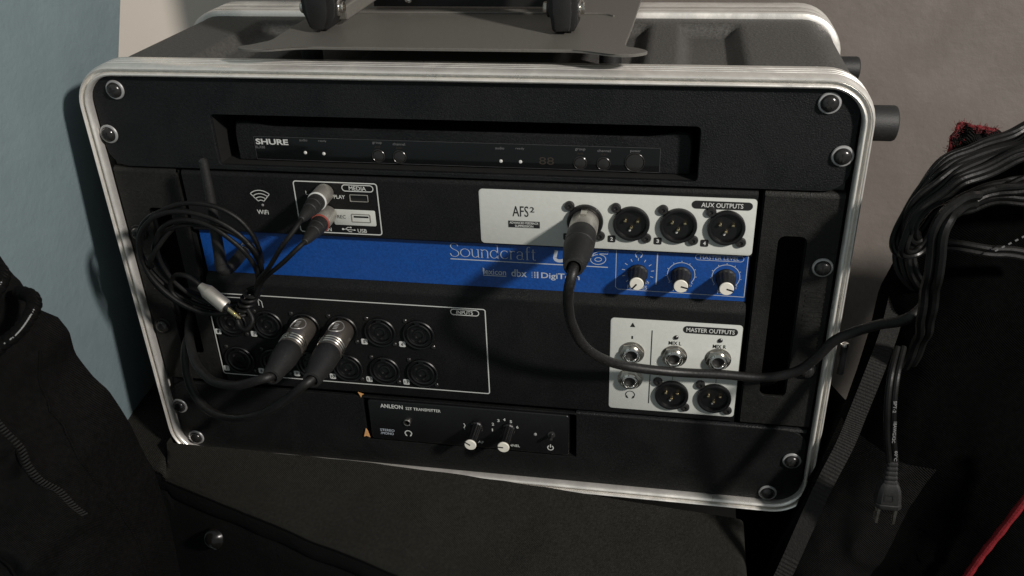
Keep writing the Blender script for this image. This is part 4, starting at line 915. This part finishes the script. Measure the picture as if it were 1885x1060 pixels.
for k, p in enumerate(HANK):
    (xa_, ya_, za_), (xb_, yb2, zb_) = p[0], p[-1]      # close the loop beyond the tie
    p = p + [(xb_ + 32, yb2, zb_ + 2), (418 + 3 * (k % 3), yb2 - 4, (za_ + zb_) / 2 + 2 * k - 6), (xa_ + 34, ya_, za_ - 3), p[0]]
    twin(p, 1.75, 'cord_strand')
    if k % 2 == 0:      # looser strands that cross the others
        twin([(x - 1.5 + 2.2 * math.sin(i * 0.9 + k), y - 5 + 4 * math.sin(i * 0.7 + k), z + 3.5 * math.sin(i * 0.8 + 2.1 * k) - 2) for i, (x, y, z) in enumerate(p)], 1.6, 'cord_strand')
for p in LOW: twin(p, 2.0, 'cord_strand')
twin([(300.4, -40.0, 104.1), (287.3, -50.0, 105.9), (279.7, -58.0, 102.3), (278.8, -60.0, 87.3), (280.9, -58.0, 66.7), (283.7, -52.0, 42.8), (286.4, -42.0, 18.7), (287.4, -30.0, -8.3)], 2.7, 'cord_wrap')
twin([(290.8, -30.0, 72.6), (299.8, -34.0, 73.0), (314.0, -34.0, 73.1), (334.6, -32.0, 71.2), (355.0, -30.0, 70.0)], 1.9, 'cord_strand')
b = MB()
for k in range(9):
    p = Vector((314 + 2.9 * k, -43, 77 + 2.2 * k)); b.tube([p, p + Vector((1.3, 0, 1.0))], 0.55, 6)
b.build('cord_print', 'print_dim', xc)
# hanging plug end
pc = thing('power_cord', 'flat black power cord hanging beside the case, two-blade plug at its end', 'power cord', (282, -66, -130))
PLUGC = [(269.6, -60.0, 21.4), (264.0, -78.0, 14.5), (263.5, -84.0, 0.2), (266.9, -84.0, -22.4), (271.6, -83.0, -42.5)]
PX = 267.7; PZ = (-1.2, -18.8, -36.1)
for dx in (0, 3.4):
    MB().tube(cat_rom(PLUGC, 8) if dx == 0 else [p + Vector((dx, 0.6, 0)) for p in cat_rom(PLUGC, 8)], 1.9, 10).build('flat_cord', 'cord', pc)
for s_, z, l in (('SPT-2', PZ[0], 8.0), ('18AWGX2C', PZ[1], 15), ('60°C', PZ[2], 7.5)):
    q_ = min(cat_rom(PLUGC, 20), key=lambda p: abs(p.z - z)); text(s_, q_.x + 3.6, z, l, 1.7, q_.y - 2.1, 'washer', pc, bold=0.01, rot=-PI / 2 + 0.1)
pg = Vector((273.3, -83, -41.5)); dn = Vector((0.06, -0.02, -1)).normalized()
def rect_ring(c, wd, th): 
    return [tuple(Vector(c) + Vector((x * wd / 2, y * th / 2, 0))) for x, y in [(math.cos(a) * 1.18 if abs(math.cos(a)) < 0.75 else math.copysign(1, math.cos(a)), math.sin(a) * 1.18 if abs(math.sin(a)) < 0.75 else math.copysign(1, math.sin(a))) for a in [2 * PI * k / 20 + 0.01 for k in range(20)]]]
b = MB(); R = []
for k in range(15):
    t = k / 14; R.append(rect_ring(pg + dn * (15 * t), (5.6 + 2.2 * t) * (1.0 if k % 3 else 0.84), (4.4 + 2.0 * t) * (1.0 if k % 3 else 0.84)))
b.rings(R).build('strain_relief', 'rubber', pc)
b = MB(); b.rings([rect_ring(pg + dn * h, w_, t_) for h, w_, t_ in ((15, 8, 6.5), (16.5, 10, 8), (19, 12, 9.4), (24, 13.4, 10.4), (28.4, 13.8, 10.8), (28.7, 13.1, 10), (29.2, 13.1, 10), (29.5, 14.6, 11.2), (32.0, 14.6, 11.2), (32.5, 14, 10.6))])
pb_ = b.build('plug_body', 'rubber', pc)
frame([(p[0], p[1]) for p in rrect(pg.x - 1.6, pg.x + 3.6, pg.z - 26, pg.z - 21, 0.6, 2)], 0.45, pg.y - 6.2, 'rubber', pb_, 'moulded_mark')
for dx in (-4.6, 5.0):
    q = pg + dn * 32.3 + Vector((dx, 0, 0)); MB().box(q.x - 0.75, q.x + 0.75, q.y - 3.2, q.y + 3.2, q.z - 13, q.z).build('plug_blade', 'nickel', pb_, smooth=False)

# parent transforms: children are authored in world millimetres
bpy.context.view_layer.update()
for o in bpy.data.objects:
    if o.parent is not None:
        pm_ = Matrix.Identity(4); q = o.parent
        o.matrix_parent_inverse = Matrix.Translation(-Vector(q.location)) if q.parent is None else Matrix.Identity(4)
